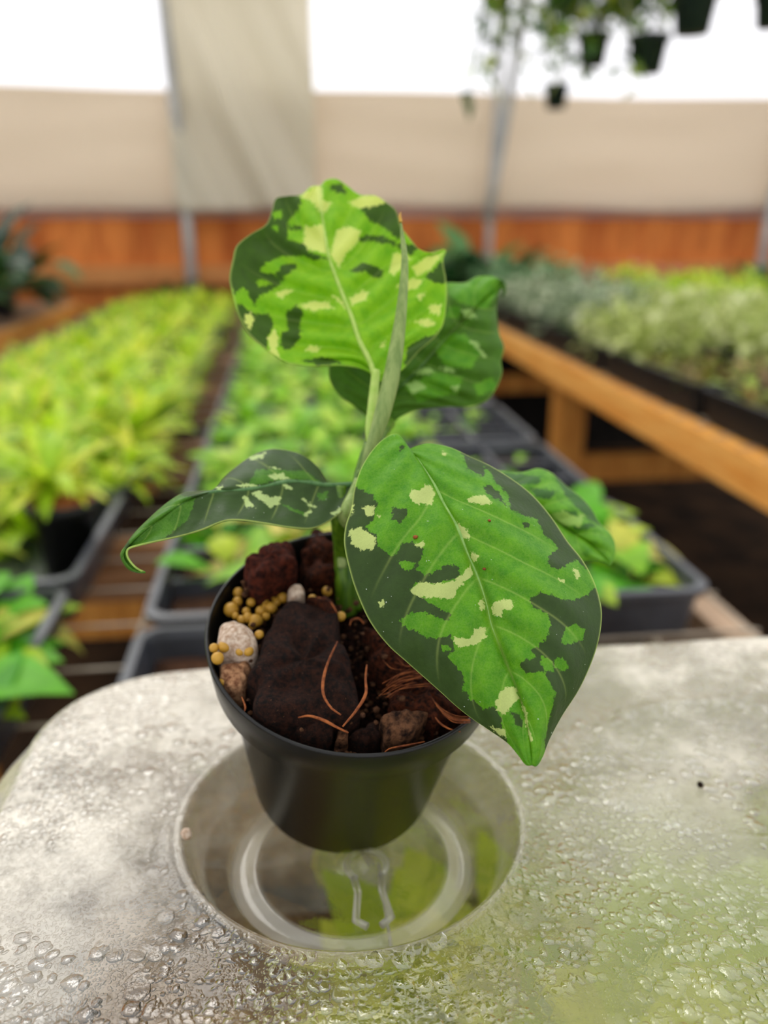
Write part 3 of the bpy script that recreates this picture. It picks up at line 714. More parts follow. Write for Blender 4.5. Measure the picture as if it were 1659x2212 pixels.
chunk('bark_chunk', [(480, 1180), (590, 1110), (700, 1120), (750, 1180), (730, 1235), (620, 1225), (540, 1205)], -.002, .006, M['bark'], 'dark bark piece against the front rim', 'bark', 6, .0016)
chunk('bark_chunk', [(1050, 1150), (1120, 1085), (1250, 1060), (1310, 1085), (1270, 1150), (1170, 1200), (1080, 1215)], .001, .009, M['barkgrey'], 'pale-topped bark piece near the front right rim', 'bark', 7, .0014)
chunk('bark_chunk', [(780, 1210), (800, 1180), (850, 1185), (870, 1235), (830, 1260), (785, 1250)], -.003, .007, M['barkgrey'], 'small grey-brown bark piece at the front rim', 'bark', 8, .0012)
chunk('bark_chunk', [(880, 1215), (980, 1160), (1050, 1190), (1030, 1240), (930, 1255)], -.004, .007, M['bark'], 'dark bark sliver at the front rim right of the grey piece', 'bark', 12, .0016)
chunk('pumice_stone', [(125, 640), (150, 575), (225, 565), (310, 605), (360, 680), (335, 745), (245, 750), (180, 735), (125, 700)], .003, .010, M['pumice'], 'large whitish pumice stone at the left rim', 'stone', 9, .0006, .003)
chunk('pumice_stone', [(515, 400), (545, 372), (590, 375), (615, 410), (600, 440), (560, 450), (525, 430)], .002, .005, M['pumice'], 'small white pumice stone behind the big bark chunk', 'stone', 10, .0004, .0012)
chunk('bark_chunk', [(140, 820), (200, 785), (300, 790), (310, 860), (270, 940), (200, 950), (150, 900)], -.001, .008, M['pinkwood'], 'pale pinkish bark piece below the pumice stone', 'bark', 11, .001)
chunk('bark_chunk', [(620, 440), (700, 430), (790, 500), (800, 560), (740, 540), (660, 470)], .003, .006, M['barkwarm'], 'thin curved bark strip along the top of the big chunk', 'bark', 13, .0008)
# slow-release fertilizer
pel = [(245, 415, 30), (240, 465, 28), (205, 510, 42), (318, 470, 26), (346, 443, 26), (390, 465, 26), (435, 430, 33), (492, 445, 31), (430, 500, 34), (372, 518, 30), (345, 572, 38), (300, 556, 30), (264, 566, 25), (402, 548, 24),
       (742, 408, 29), (660, 447, 23), (820, 548, 28), (110, 725, 27), (167, 716, 36), (130, 782, 36), (362, 650, 26), (255, 745, 25), (302, 742, 31), (160, 915, 26), (290, 520, 24), (395, 500, 22), (460, 470, 24), (1250, 640, 20), (230, 545, 20), (325, 600, 22)]
bmx = bmesh.new(); bmesh.ops.create_icosphere(bmx, subdivisions=3, radius=1.0); 
for v in bmx.verts: v.co *= 1+.05*mnoise.noise(v.co*1.4)
pme = bpy.data.meshes.new('fertilizer_pellet'); bmx.to_mesh(pme); bmx.free(); pme.shade_smooth(); pme.materials.append(M['pellet'])
for i, (x, y, r) in enumerate(pel):
    hh = .0055 if (i in (18, 19, 17, 22, 21, 20)) else (.0005 if i < 14 or i in (24, 25, 26, 29) else .001)
    if i in (15, 16, 27): hh = .0045
    p = soil_pt(*c4(x, y), hh-.004); dep = float(np.dot(np.array(p), FW)); rr = r/2.592*dep/F
    o = bpy.data.objects.new('fertilizer_pellet', pme); COL.objects.link(o); o.location = p; o.scale = (rr,)*3; o.rotation_euler = (i, i*2, 0)
    lab = {14: 'lone yellow fertilizer pellet left of the stem base', 15: 'yellow fertilizer pellet on the back edge of the big bark chunk', 16: 'brownish fertilizer pellet right of the big bark chunk', 27: 'fertilizer pellet under the front leaf',
           2: 'greenish larger fertilizer pellet at the far left of the cluster', 23: 'yellow fertilizer pellet beside the pale pinkish bark', 19: 'yellow fertilizer pellet lowest on the left rim side', }.get(i)
    if not lab: lab = 'yellow fertilizer pellet on the whitish pumice stone' if i in (17, 18, 20, 21, 22) else 'yellow fertilizer pellet in the cluster between pumice stone and bark'
    tag(o, lab, 'pellet', 'yellow fertilizer pellets in the pot')
# coir fibres
fib = [([(800, 690), (750, 800), (722, 900), (722, 985), (765, 1060), (820, 1100)], .0088, 'long coir fibre curving over the big bark chunk'),
       ([(965, 820), (958, 900), (960, 980), (905, 1075), (830, 1165)], .0075, 'coir fibre curving down right of the big bark chunk'),
       ([(580, 1115), (640, 1105), (720, 1128), (800, 1170), (862, 1200)], .0045, 'reddish coir fibre arching along the front bark piece'),
       ([(330, 1140), (400, 1165), (470, 1190)], -.001, 'short coir fibre by the front left rim'),
       ([(1320, 1050), (1360, 1130), (1420, 1175), (1490, 1195)], .002, 'coir fibre hooked along the right front rim'),
       ([(1065, 1310), (1090, 1290), (1200, 1268), (1290, 1250)], .001, 'coir fibre lying along the front rim'),
       ([(265, 1000), (285, 1060), (270, 1100)], .002, 'thin coir fibre at the left front rim'),
       ([(350, 390), (420, 340), (490, 270)], .004, 'fine coir fibre under the reddish bark chunk'),
       ([(870, 600), (880, 570), (920, 560), (950, 590)], .003, 'curled coir fibre beside the stem base'),
       ([(690, 440), (760, 470), (800, 530)], .006, 'curled bark fibre edging the top of the big chunk')]
R = random.Random(3)
for k in range(16): 
    x, y = 1060+R.uniform(-10, 60), 900+R.uniform(-20, 70)
    fib.append(([(x-20, y+40), (x+60, y-10+R.uniform(-15, 15)), (x+150+R.uniform(0, 90), y-40+R.uniform(-20, 20))], .003+R.uniform(-.001, .002), 'loose orange coir fibre in the bundle under the front leaf'))
for k in range(16):
    o_ = R.uniform(-30, 40)
    fib.append(([(1330+o_*.6, 1010+o_), (1390+o_*.5, 1080+o_*.8), (1460, 1120+o_*.6), (1545, 1125+o_*.5)], .003+R.uniform(-.002, .002), 'orange coir fibre in the curved bundle at the right rim'))
for k in range(14):
    x, y = R.uniform(980, 1150), R.uniform(620, 800)
    fib.append(([(x, y), (x+50, y+30+R.uniform(-20, 20)), (x+110+R.uniform(0, 60), y+40+R.uniform(-20, 30))], .002+R.uniform(-.001, .002), 'fine brown coir fibre on the coir lump under the front leaf'))
for i, (pp, h, lb) in enumerate(fib):
    Q = catmull([c4(*p) for p in pp], 16); r0 = .00045 if i < 3 else .0003 if i < 10 else .00012
    o = MB().tube([soil_pt(q[0], q[1], h-.003+.0008*math.sin(PI*j/15)) for j, q in enumerate(Q)], [r0*(1-.5*abs(j-7.5)/7.5) for j in range(16)], 7).build('coir_fibre', M['fibre'])
    tag(o, lb, 'fibre', 'coir fibres in the pot' if i >= 10 else None)
# scattered crumbs on the bark
R = random.Random(11); cr = MB(); bm2 = bmesh.new(); bmesh.ops.create_icosphere(bm2, subdivisions=1, radius=1.); IV = [v.co.copy() for v in bm2.verts]; IF = [[v.index for v in f.verts] for f in bm2.faces]; bm2.free()
for k in range(1100):
    a = R.uniform(0, 2*PI); rr = .039*R.random()**.5; p = PC+(fa*math.cos(a)+fb*math.sin(a))*rr+PN*R.uniform(-.0125, -.0065 if k > 300 else .0015)
    s = R.uniform(.0003, .0011); cr.add([p+Vector((v.x*s*R.uniform(.6, 1.3), v.y*s, v.z*s*R.uniform(.5, 1.2))) for v in IV], IF)
tag(cr.build('coir_crumbs', M['barkgrey']), 'tiny brown crumbs scattered over the potting mix', 'crumbs', None, 'stuff')

# ------------------------------------------------------------------ the plant
pl = empty('camouflage_plant', soil_pt(745, 1312, -.01), 'young plant with camouflage-patterned green leaves growing in the tilted black pot', 'plant')
def sdf(px, py, poly):
    P = np.asarray(poly, float); d = np.full(px.shape, 1e9); ins = np.zeros(px.shape, bool); n = len(P)
    for i in range(n):
        x1, y1 = P[i]; x2, y2 = P[(i+1) % n]; ex, ey = x2-x1, y2-y1; L = ex*ex+ey*ey+1e-12
        t = np.clip(((px-x1)*ex+(py-y1)*ey)/L, 0, 1); d = np.minimum(d, np.hypot(px-x1-t*ex, py-y1-t*ey))
        if y1 != y2: c = ((y1 > py) != (y2 > py)) & (px < (x2-x1)*(py-y1)/(y2-y1)+x1); ins ^= c
    return np.where(ins, d, -d)
def leaf(label, conv, mid, left, right, dark, green, cream, m, base_dark=False, nu=260, nv=110, bulge=(-.004, -.004), quilt=.0005, nveins=9, vk=.22, wave=None, thick=.0005, midr=.0007, mid_m=None, vdir=1.0):
    """mid/left/right: lists of (x, y, depth) in crop units; conv maps to the photograph; dark/green/cream: patches"""
    ox, oy, sc = conv
    cv = lambda P: [(ox+p[0]/sc, oy+p[1]/sc)+tuple(p[2:]) for p in P]
    def curve(P):
        P = np.array(cv(P), float); has = ~np.isnan(P[:, 2]); 
        d = np.r_[0, np.cumsum(np.hypot(*np.diff(P[:, :2], axis=0).T))]; P[:, 2] = np.interp(d, d[has], P[has, 2]); return catmull(P, nu)
    Mc, Lc, Rc = curve(mid), curve(left), curve(right)
    u = np.linspace(0, 1, nu)[:, None]
    rows = []; vs = np.r_[np.linspace(-1, 0, nv+1), np.linspace(0, 1, nv+1)[1:]]
    v = vs[None, :]; av = np.abs(v)
    E = np.where((v < 0)[..., None], Lc[:, None, :], Rc[:, None, :]); Pm = Mc[:, None, :]
    G = Pm*(1-av[..., None])+E*av[..., None]
    env = np.sin(PI*np.clip(u, 0, 1))**.6
    bl = np.where(v < 0, bulge[0], bulge[1])
    G[..., 2] += bl*np.sin(PI*av**.9)*env
    ph = (u-vk*av**1.15*(1-.35*u))*nveins; fr = ph-np.round(ph)
    groove = np.exp(-(fr/.10)**2)*np.clip((av-.02)/.08, 0, 1)*np.clip((1-av)/.25, 0, 1)*np.clip((ph)/.4, 0, 1)*np.clip((1-u)/.15, 0, 1)
    quiltf = (np.cos(2*PI*fr))*np.clip(av/.15, 0, 1)*np.clip((1-av)/.3, 0, 1)*env
    G[..., 2] += quilt*quiltf
    G[..., 2] += midr*np.exp(-(av/.05)**2)*env*1.2
    px, py = G[..., 0], G[..., 1]
    if wave is not None: G[..., 2] += wave(u, v, av)
    P3 = ray(px, py)*G[..., 2][..., None]
    nV = len(vs); V = P3.reshape(-1, 3)
    Fc = [(i*nV+j, (i+1)*nV+j, (i+1)*nV+j+1, i*nV+j+1) for i in range(nu-1) for j in range(nV-1)]
    o = mesh('leaf', V, Fc, m, pl); o['label'] = label
    def val(polys, base):
        s = np.full(px.shape, base, float)
        for q in polys: s = np.maximum(s, sdf(px, py, cv(q)))
        return s
    dk = val(dark, 60. if base_dark else -60.)
    for q in green: dk = np.minimum(dk, -sdf(px, py, cv(q)))
    cr = val(cream, -60.)
    thin = np.exp(-(fr/.03)**2)*np.clip((av-.015)/.05, 0, 1)*np.clip((.92-av)/.3, 0, 1)*np.clip((ph)/.4, 0, 1)*np.clip((1-u)/.1, 0, 1)
    mr = np.exp(-(av/.022)**2)
    ed = np.clip((av-.985)/.012, 0, 1)*np.ones_like(u)
    for nm, arr in (('dark', dk), ('cream', cr), ('vein', np.clip(thin*.6+mr, 0, 1)), ('edge', ed)):
        a = o.data.attributes.new(nm, 'FLOAT', 'POINT'); a.data.foreach_set('value', np.ascontiguousarray(np.broadcast_to(arr, px.shape)).reshape(-1))
    s = o.modifiers.new('thick', 'SOLIDIFY'); s.thickness = thick; s.offset = 0
    # midrib as its own ridge
    kk = list(range(0, nu-4, 4)); ctr = P3[:, nv]
    toward = -ray(Mc[:, 0], Mc[:, 1]); toward /= np.linalg.norm(toward, axis=1)[:, None]
    rb = [ (.0009*(1-.78*k/nu)) for k in kk]
    rib = MB().tube([Vector(ctr[k]-toward[k]*.0001) for k in kk], rb, 8).build('midrib', mid_m or M['rib'], o)
    rib.location = (0, 0, 0)
    return o
def plainleaf(name, a, b, rough=.4, transl=.15):
    t = NT(name); mp = t.n('Mapping'); t.t.links.new(t.obj(), mp.inputs[0]); mp.inputs['Scale'].default_value = (1, 1, .15)
    f = t.ramp(t.noise(500, 4, .6, mp.outputs[0]), .3, .7); c = t.mixc(f, s2l(a), s2l(b))
    return t.done(t.mixs(transl, t.prin(c, rough, .4), t.n('BsdfTranslucent', i_Color=c).outputs[0]))
M['rib'] = plainleaf('midrib_green', (104, 150, 60), (140, 180, 92))
M['ribB'] = plainleaf('midrib_lime', (150, 186, 70), (176, 200, 100))
M['ribD'] = plainleaf('midrib_dark', (60, 100, 48), (84, 124, 66))
M['stem'] = plainleaf('stem_green', (50, 88, 8), (98, 134, 22))
M['sheath'] = plainleaf('sheath_green', (132, 160, 74), (176, 192, 120), .45, .25)
M['spike'] = plainleaf('rolled_leaf_green', (112, 138, 66), (150, 168, 96), .5, .2)
N = float('nan')
LM_A = leaf_mat('leaf_front', (84, 142, 0), (44, 63, 24), (172, 186, 108), (50, 116, 0), transl=.12, spots=True, rough=.42, jag=13, spec=.16)
LM_B = leaf_mat('leaf_upright', (156, 206, 10), (66, 98, 24), (222, 232, 130), (116, 184, 4), transl=.5, rough=.5, jag=14)
LM_C = leaf_mat('leaf_behind', (98, 156, 18), (66, 104, 24), (164, 198, 112), (66, 132, 14), transl=.3, rough=.45, jag=14, spec=.15)
LM_D = leaf_mat('leaf_left', (64, 112, 14), (44, 64, 26), (160, 180, 112), (42, 90, 10), transl=.1, spots=True, rough=.4, jag=12, spec=.14)
LM_E = leaf_mat('leaf_right', (100, 160, 14), (48, 90, 24), (138, 176, 76), (62, 122, 14), transl=.2, rough=.45, jag=12)

A_mid = [(455, 185, .2120), (520, 250, N), (600, 370, .2035), (650, 470, N), (720, 590, .1970), (780, 740, N), (840, 880, .1930), (885, 1020, N), (910, 1130, .1895), (960, 1260, N), (1020, 1410, .1860), (1070, 1540, N), (1105, 1680, N), (1125, 1800, N), (1130, 1888, .1820)]
A_left = [(455, 185, .2120), (430, 130, N), (390, 98, .2125), (330, 120, N), (260, 190, .2105), (200, 290, N), (165, 400, .2060), (150, 500, N), (118, 600, N), (112, 700, .2010), (145, 850, N), (185, 970, N), (250, 1110, .1980), (350, 1240, N), (450, 1330, N), (530, 1400, N), (620, 1480, .1930), (720, 1570, N), (810, 1640, N), (900, 1700, N), (1000, 1770, .1870), (1060, 1840, N), (1100, 1890, N), (1130, 1888, .1820)]
A_right = [(455, 185, .2120), (500, 165, N), (570, 150, .2145), (680, 170, N), (780, 215, N), (900, 270, .2150), (1030, 350, N), (1130, 430, N), (1230, 545, .2090), (1320, 680, N), (1400, 780, N), (1460, 890, .2010), (1495, 1000, N), (1505, 1080, N), (1490, 1200, .1960), (1450, 1330, N), (1380, 1480, N), (1290, 1620, .1890), (1220, 1750, N), (1180, 1850, N), (1150, 1895, N), (1130, 1888, .1820)]
A_dark = [[(140, 360), (200, 395), (270, 430), (290, 480), (270, 560), (230, 600), (290, 650), (300, 710), (370, 765), (400, 740), (425, 690), (480, 685), (540, 715), (530, 770), (500, 830), (545, 860), (600, 850), (665, 800), (715, 810), (740, 850), (715, 880), (600, 910), (500, 900), (470, 940), (540, 990), (600, 1025), (690, 1075), (680, 1105), (600, 1090), (690, 1190), (712, 1260), (670, 1300), (740, 1380), (765, 1440), (745, 1480), (830, 1540), (870, 1590), (925, 1565), (960, 1630), (970, 1690), (1000, 1770), (1090, 1900), (900, 1900), (0, 1300), (0, 400)],
          [(375, 490), (450, 505), (450, 535), (410, 580), (375, 560)],
          [(1120, 990), (1170, 955), (1230, 965), (1280, 995), (1350, 1000), (1410, 980), (1460, 930), (1560, 940), (1560, 1250), (1400, 1600), (1200, 1870), (1190, 1780), (1220, 1640), (1250, 1500), (1210, 1420), (1200, 1390), (1150, 1385), (1095, 1390), (1060, 1350), (1100, 1320), (1150, 1310), (1130, 1270), (1200, 1210), (1230, 1140), (1220, 1090), (1170, 1050), (1130, 1040)],
          [(740, 190), (780, 290), (860, 330), (900, 340), (1000, 430), (1005, 500), (1080, 545), (1150, 560), (1180, 620), (1270, 720), (1215, 760), (1215, 810), (1275, 835), (1330, 800), (1370, 780), (1420, 830), (1500, 900), (1540, 600), (1100, 280), (900, 190)],
          [(860, 385), (905, 375), (960, 430), (985, 480), (930, 450), (880, 420)], [(1075, 580), (1110, 585), (1120, 610), (1085, 600)], [(1010, 1600), (1060, 1610), (1085, 1660), (1070, 1685), (1040, 1670)], [(405, 165), (430, 155), (440, 180), (415, 190)]]
A_green = [[(400, 790), (440, 780), (490, 795), (490, 815), (460, 845), (440, 830)], [(415, 1110), (460, 1065), (540, 1065), (620, 1085), (690, 1120), (710, 1160), (680, 1190), (600, 1205), (540, 1190), (500, 1160), (440, 1145)], [(640, 1240), (680, 1245), (690, 1265), (650, 1280)], [(770, 1490), (800, 1480), (825, 1530), (800, 1540)],
           [(1280, 1235), (1310, 1150), (1360, 1125), (1410, 1155), (1400, 1210), (1340, 1235)], [(1245, 1320), (1300, 1305), (1325, 1360), (1300, 1380), (1250, 1365)], [(1180, 1300), (1240, 1330), (1245, 1385), (1190, 1380), (1170, 1330)],
           [(870, 280), (900, 300), (930, 360), (990, 420), (1003, 500), (985, 490), (950, 420), (900, 370), (870, 340)], [(1060, 540), (1110, 545), (1160, 590), (1165, 620), (1120, 600)]]
A_cream = [[(460, 430), (480, 400), (520, 405), (545, 375), (590, 385), (600, 420), (585, 485), (530, 480), (480, 460)], [(775, 450), (820, 430), (870, 430), (920, 470), (860, 478), (790, 470)], [(215, 500), (240, 485), (280, 495), (275, 530), (245, 545), (220, 525)],
           [(135, 620), (190, 600), (250, 635), (290, 665), (270, 720), (200, 725), (150, 690)], [(495, 690), (550, 670), (545, 705), (500, 710)], [(470, 940), (520, 900), (610, 910), (700, 890), (750, 860), (790, 805), (800, 860), (760, 900), (720, 940), (700, 990), (620, 985), (540, 980), (490, 970)],
           [(722, 570), (760, 600), (795, 640), (790, 670), (752, 660)], [(800, 730), (840, 760), (835, 790), (812, 785)], [(830, 1010), (862, 985), (868, 1050), (850, 1050)], [(920, 1020), (980, 990), (1030, 1005), (1010, 1050), (970, 1050), (965, 1085), (920, 1075)],
           [(710, 1200), (780, 1205), (810, 1185), (810, 1150), (870, 1145), (880, 1200), (830, 1235), (760, 1245), (715, 1240)], [(930, 1540), (950, 1500), (1000, 1465), (1040, 1475), (1055, 1530), (1010, 1590), (975, 1615), (935, 1590)], [(1065, 1530), (1085, 1570), (1105, 1600), (1110, 1660), (1135, 1760), (1115, 1755), (1090, 1650)],
           [(900, 1675), (940, 1690), (980, 1690), (990, 1735), (950, 1720)], [(295, 1010), (325, 995), (330, 1020), (310, 1035)], [(1350, 830), (1375, 830), (1390, 870), (1370, 885)], [(1270, 885), (1310, 895), (1290, 905)], [(640, 195), (665, 205), (645, 215)], [(150, 480), (165, 480), (160, 530), (148, 540)], [(290, 540), (312, 540), (300, 556)]]
leafA = leaf('large drooping leaf in front, mid green with dark margins and pale patches', (700, 900, 2.514), A_mid, A_left, A_right, A_dark, A_green, A_cream, LM_A,
     nu=340, nv=150, bulge=(-.0030, -.0065), quilt=.0006, nveins=7, vk=.42)
B_mid = [(880, 1120, .238), (850, 1020, N), (800, 920, .241), (760, 800, N), (720, 700, .246), (670, 570, N), (640, 480, .250), (615, 330, N), (600, 220, .256), (600, 125, .262)]
B_left = [(880, 1120, .238), (865, 1085, N), (800, 1055, .239), (700, 1040, N), (560, 1045, .238), (440, 1030, N), (390, 1010, N), (320, 960, .238), (230, 880, N), (180, 790, N), (150, 680, .240), (133, 600, N), (150, 500, N), (170, 430, N), (240, 370, .247), (320, 320, N), (350, 250, N), (370, 190, .256), (430, 175, N), (500, 170, N), (550, 130, N), (600, 125, .262)]
B_right = [(880, 1120, .238), (900, 1122, N), (960, 1100, .239), (1020, 1060, N), (1100, 970, .241), (1180, 900, N), (1225, 830, .243), (1243, 700, N), (1240, 600, .246), (1225, 500, N), (1238, 450, N), (1180, 465, .250), (1110, 450, N), (1060, 400, .253), (1010, 330, N), (985, 250, N), (940, 210, .258), (880, 175, N), (800, 170, N), (730, 120, .262), (680, 90, N), (630, 95, N), (600, 125, .262)]
B_dark = [[(320, 150), (500, 180), (490, 240), (430, 310), (430, 400), (520, 420), (550, 480), (400, 485), (310, 520), (290, 560), (370, 580), (400, 620), (350, 660), (280, 690), (260, 740), (200, 640), (160, 680), (90, 600), (100, 400)], [(370, 570), (400, 530), (470, 520), (480, 545), (420, 580), (400, 615)],
          [(420, 770), (470, 735), (510, 760), (490, 850), (500, 870), (470, 940), (420, 970), (390, 940), (400, 880), (430, 860)], [(170, 720), (260, 780), (330, 780), (360, 830), (330, 900), (320, 960), (230, 900), (170, 800)], [(800, 225), (860, 215), (930, 205), (990, 240), (1030, 340), (1000, 400), (930, 340), (850, 300), (820, 260)],
          [(780, 390), (830, 375), (920, 380), (960, 400), (1000, 420), (1120, 430), (1060, 480), (960, 420), (860, 410), (800, 410)], [(750, 560), (810, 520), (850, 525), (920, 560), (910, 600), (860, 590), (830, 560), (770, 570)], [(1140, 590), (1220, 510), (1260, 560), (1250, 620), (1180, 620)],
          [(1040, 960), (1100, 910), (1180, 890), (1260, 820), (1250, 920), (1030, 1060)], [(500, 1020), (600, 1000), (650, 1000), (700, 1030), (600, 1045)], [(430, 330), (500, 330), (510, 350), (440, 350)], [(640, 130), (700, 110), (740, 160), (690, 165)], [(500, 470), (560, 465), (640, 500), (560, 500)]]
B_green = [[(265, 610), (300, 600), (350, 630), (280, 640)], [(180, 700), (220, 660), (240, 700), (200, 730)], [(350, 260), (400, 250), (395, 290), (360, 300)], [(340, 330), (385, 325), (380, 360)]]
B_cream = [[(510, 420), (520, 330), (610, 320), (640, 470), (580, 460), (540, 450)], [(650, 470), (680, 350), (740, 330), (805, 355), (780, 420), (720, 480), (690, 540), (660, 500)], [(490, 180), (560, 130), (600, 115), (612, 200), (660, 210), (610, 270), (560, 210)],
           [(740, 210), (800, 185), (900, 170), (930, 215), (860, 230), (790, 240)], [(360, 680), (420, 650), (460, 660), (400, 700)], [(480, 740), (560, 715), (640, 720), (670, 750), (560, 765)], [(750, 700), (810, 660), (850, 670), (830, 710), (760, 735)], [(205, 790), (240, 770), (260, 810), (235, 860), (210, 830)],
           [(325, 900), (360, 860), (390, 900), (370, 960), (400, 1020), (340, 970)], [(970, 640), (1060, 600), (1130, 600), (1100, 650), (1040, 660)], [(970, 470), (1040, 460), (1060, 500), (980, 580), (950, 570)], [(1070, 820), (1150, 800), (1190, 830), (1150, 850)], [(1150, 740), (1220, 730), (1210, 790), (1160, 770)],
           [(1060, 540), (1150, 480), (1230, 470), (1180, 540), (1100, 590)], [(540, 940), (600, 950), (580, 980), (520, 970)], [(1090, 690), (1140, 670), (1110, 710)], [(660, 680), (700, 700), (730, 760), (690, 720)], [(900, 950), (930, 920), (925, 960)]]
leaf('large upright leaf at the top, bright lime with dark edges and cream blotches', (440, 350, 2.37), B_mid, B_left, B_right, B_dark, B_green, B_cream, LM_B,
     bulge=(.006, .005), quilt=.0014, nveins=7, vk=.28, mid_m=M['ribB'], wave=lambda u, v, av: .0016*np.sin(7*u+1)*av**3)
C_mid = [(880, 1330, .262), (960, 1200, N), (1100, 1060, .268), (1250, 890, N), (1400, 740, .276), (1500, 650, N), (1540, 622, .282), (1545, 650, .281), (1530, 690, .280)]
C_left = [(880, 1330, .262), (860, 1340, N), (830, 1300, .262), (760, 1240, N), (690, 1190, N), (650, 1130, .262), (640, 1080, N), (650, 1000, N), (760, 850, .268), (950, 720, N), (1150, 640, .276), (1250, 622, N), (1340, 620, N), (1400, 590, .281), (1480, 588, N), (1525, 608, N), (1540, 640, N), (1530, 690, .280)]
C_right = [(880, 1330, .262), (955, 1340, .262), (1010, 1300, N), (1100, 1265, .264), (1250, 1252, N), (1370, 1250, .268), (1450, 1220, N), (1500, 1150, N), (1525, 1080, .272), (1520, 1020, N), (1535, 950, N), (1510, 880, .276), (1498, 780, N), (1500, 700, N), (1510, 650, .280), (1545, 655, N), (1530, 690, .280)]
C_green = [[(1240, 880), (1330, 880), (1420, 980), (1370, 1060), (1240, 1050), (1180, 960)], [(1250, 600), (1450, 560), (1520, 620), (1450, 760), (1300, 720), (1240, 660)], [(1250, 740), (1320, 740), (1300, 800), (1240, 800)], [(1380, 1140), (1470, 1100), (1500, 1160), (1400, 1200)], [(1030, 1150), (1180, 1080), (1330, 1100), (1300, 1180), (1100, 1230)]]
C_cream = [[(1320, 760), (1370, 750), (1395, 800), (1340, 800)], [(1360, 920), (1390, 920), (1450, 1000), (1430, 1000)], [(1030, 1140), (1100, 1120), (1140, 1160), (1070, 1190)], [(1265, 1150), (1300, 1150), (1300, 1190)], [(1060, 1075), (1150, 1055), (1190, 1080), (1100, 1090)], [(1210, 1055), (1260, 1050), (1290, 1070), (1240, 1075)]]
leaf('dark green leaf partly hidden behind the upright leaf', (440, 350, 2.37), C_mid, C_left, C_right, [], C_green, C_cream, LM_C, base_dark=True, nu=200, nv=80, bulge=(-.004, -.004), quilt=.001, nveins=8, vk=.2, mid_m=M['ribD'])
D_mid = [(1500, 420, .229), (1340, 425, .227), (1130, 400, N), (1000, 420, .222), (850, 450, N), (640, 465, .214), (500, 500, N), (400, 560, .208), (250, 670, N), (130, 775, .204), (80, 850, .203), (85, 890, N), (125, 935, .203), (165, 955, N), (210, 962, .204)]
D_up = [(1500, 412, .229), (1430, 412, N), (1345, 428, .230), (1320, 380, N), (1270, 310, .232), (1180, 240, N), (1080, 210, .234), (980, 205, N), (880, 240, .232), (780, 310, N), (700, 380, .226), (640, 452, .220), (560, 462, N), (440, 480, .214), (330, 550, N), (230, 640, .209), (150, 720, .206), (90, 800, N), (62, 850, .204), (75, 895, N), (110, 940, .204), (160, 960, N), (210, 962, .204)]
D_low = [(1500, 428, .229), (1495, 510, .226), (1420, 590, .222), (1340, 650, .219), (1240, 692, .216), (1100, 685, .213), (950, 660, N), (800, 640, .208), (700, 645, N), (560, 700, .205), (420, 740, N), (280, 770, .203), (150, 800, N), (105, 818, .202), (98, 850, N), (112, 885, N), (145, 925, .202), (178, 948, N), (210, 962, .204)]
D_cream = [[(860, 470), (920, 460), (950, 490), (990, 500), (1045, 500), (1040, 540), (980, 565), (930, 520)], [(805, 490), (840, 500), (890, 560), (840, 565)], [(1050, 415), (1090, 420), (1125, 455), (1080, 450)], [(1175, 505), (1265, 560), (1260, 580), (1200, 540)], [(1185, 610), (1230, 580), (1240, 595), (1200, 620)],
           [(960, 370), (1060, 350), (1110, 385), (1020, 390)], [(850, 260), (960, 220), (940, 260), (870, 275)], [(770, 430), (850, 415), (900, 430), (820, 440)], [(1360, 600), (1410, 570), (1430, 590), (1380, 620)], [(980, 315), (1050, 325), (1020, 335)], [(650, 440), (690, 430), (680, 455), (650, 458)]]
D_green = [[(100, 700), (200, 600), (400, 480), (520, 510), (480, 640), (300, 780), (50, 820), (60, 980), (240, 980), (130, 840)], [(1050, 540), (1200, 600), (1200, 620), (1130, 590)], [(900, 330), (1200, 340), (1290, 410), (1100, 385), (850, 430)], [(1270, 470), (1340, 470), (1330, 520), (1280, 520)]]
leaf('dark olive leaf reaching left with a thin curled tip', (240, 900, 2.86), D_mid, D_up, D_low, [], D_green, D_cream, LM_D, base_dark=True, nu=260, nv=80, bulge=(-.002, .0015), quilt=.0005, nveins=8, vk=.15, mid_m=M['ribD'], midr=.0003)
E_mid = [(-80, 380, .236), (100, 400, N), (300, 460, .240), (450, 530, N), (550, 600, .243), (700, 700, N), (800, 806, .246)]
E_up = [(-80, 380, .236), (0, 300, N), (120, 290, N), (230, 300, .245), (320, 305, N), (410, 285, .250), (480, 310, N), (560, 380, .250), (640, 440, N), (700, 510, N), (740, 580, .250), (800, 640, N), (825, 700, .248), (818, 770, N), (800, 806, .246)]
E_low = [(-80, 380, .236), (-60, 480, N), (50, 600, N), (200, 700, .238), (400, 770, N), (560, 790, .241), (660, 785, N), (720, 780, .243), (760, 790, N), (800, 806, .246)]
E_dark = [[(150, 300), (420, 330), (420, 360), (300, 380)], [(360, 390), (430, 395), (510, 410), (480, 450), (400, 440)], [(540, 510), (610, 515), (630, 555), (570, 540)], [(590, 590), (700, 580), (720, 600), (620, 620)], [(480, 300), (560, 370), (700, 500), (750, 600), (680, 560), (560, 440)]]
E_cream = [[(470, 530), (540, 510), (650, 560), (640, 600), (540, 590)], [(620, 525), (660, 535), (640, 560)]]
leaf('green leaf behind the front leaf with yellowing edge and brown spots', (1000, 900, 2.517), E_mid, E_up, E_low, E_dark, [], E_cream, LM_E, nu=180, nv=70, bulge=(-.004, -.004), quilt=.0006, nveins=8, vk=.2, mid_m=M['ribD'])
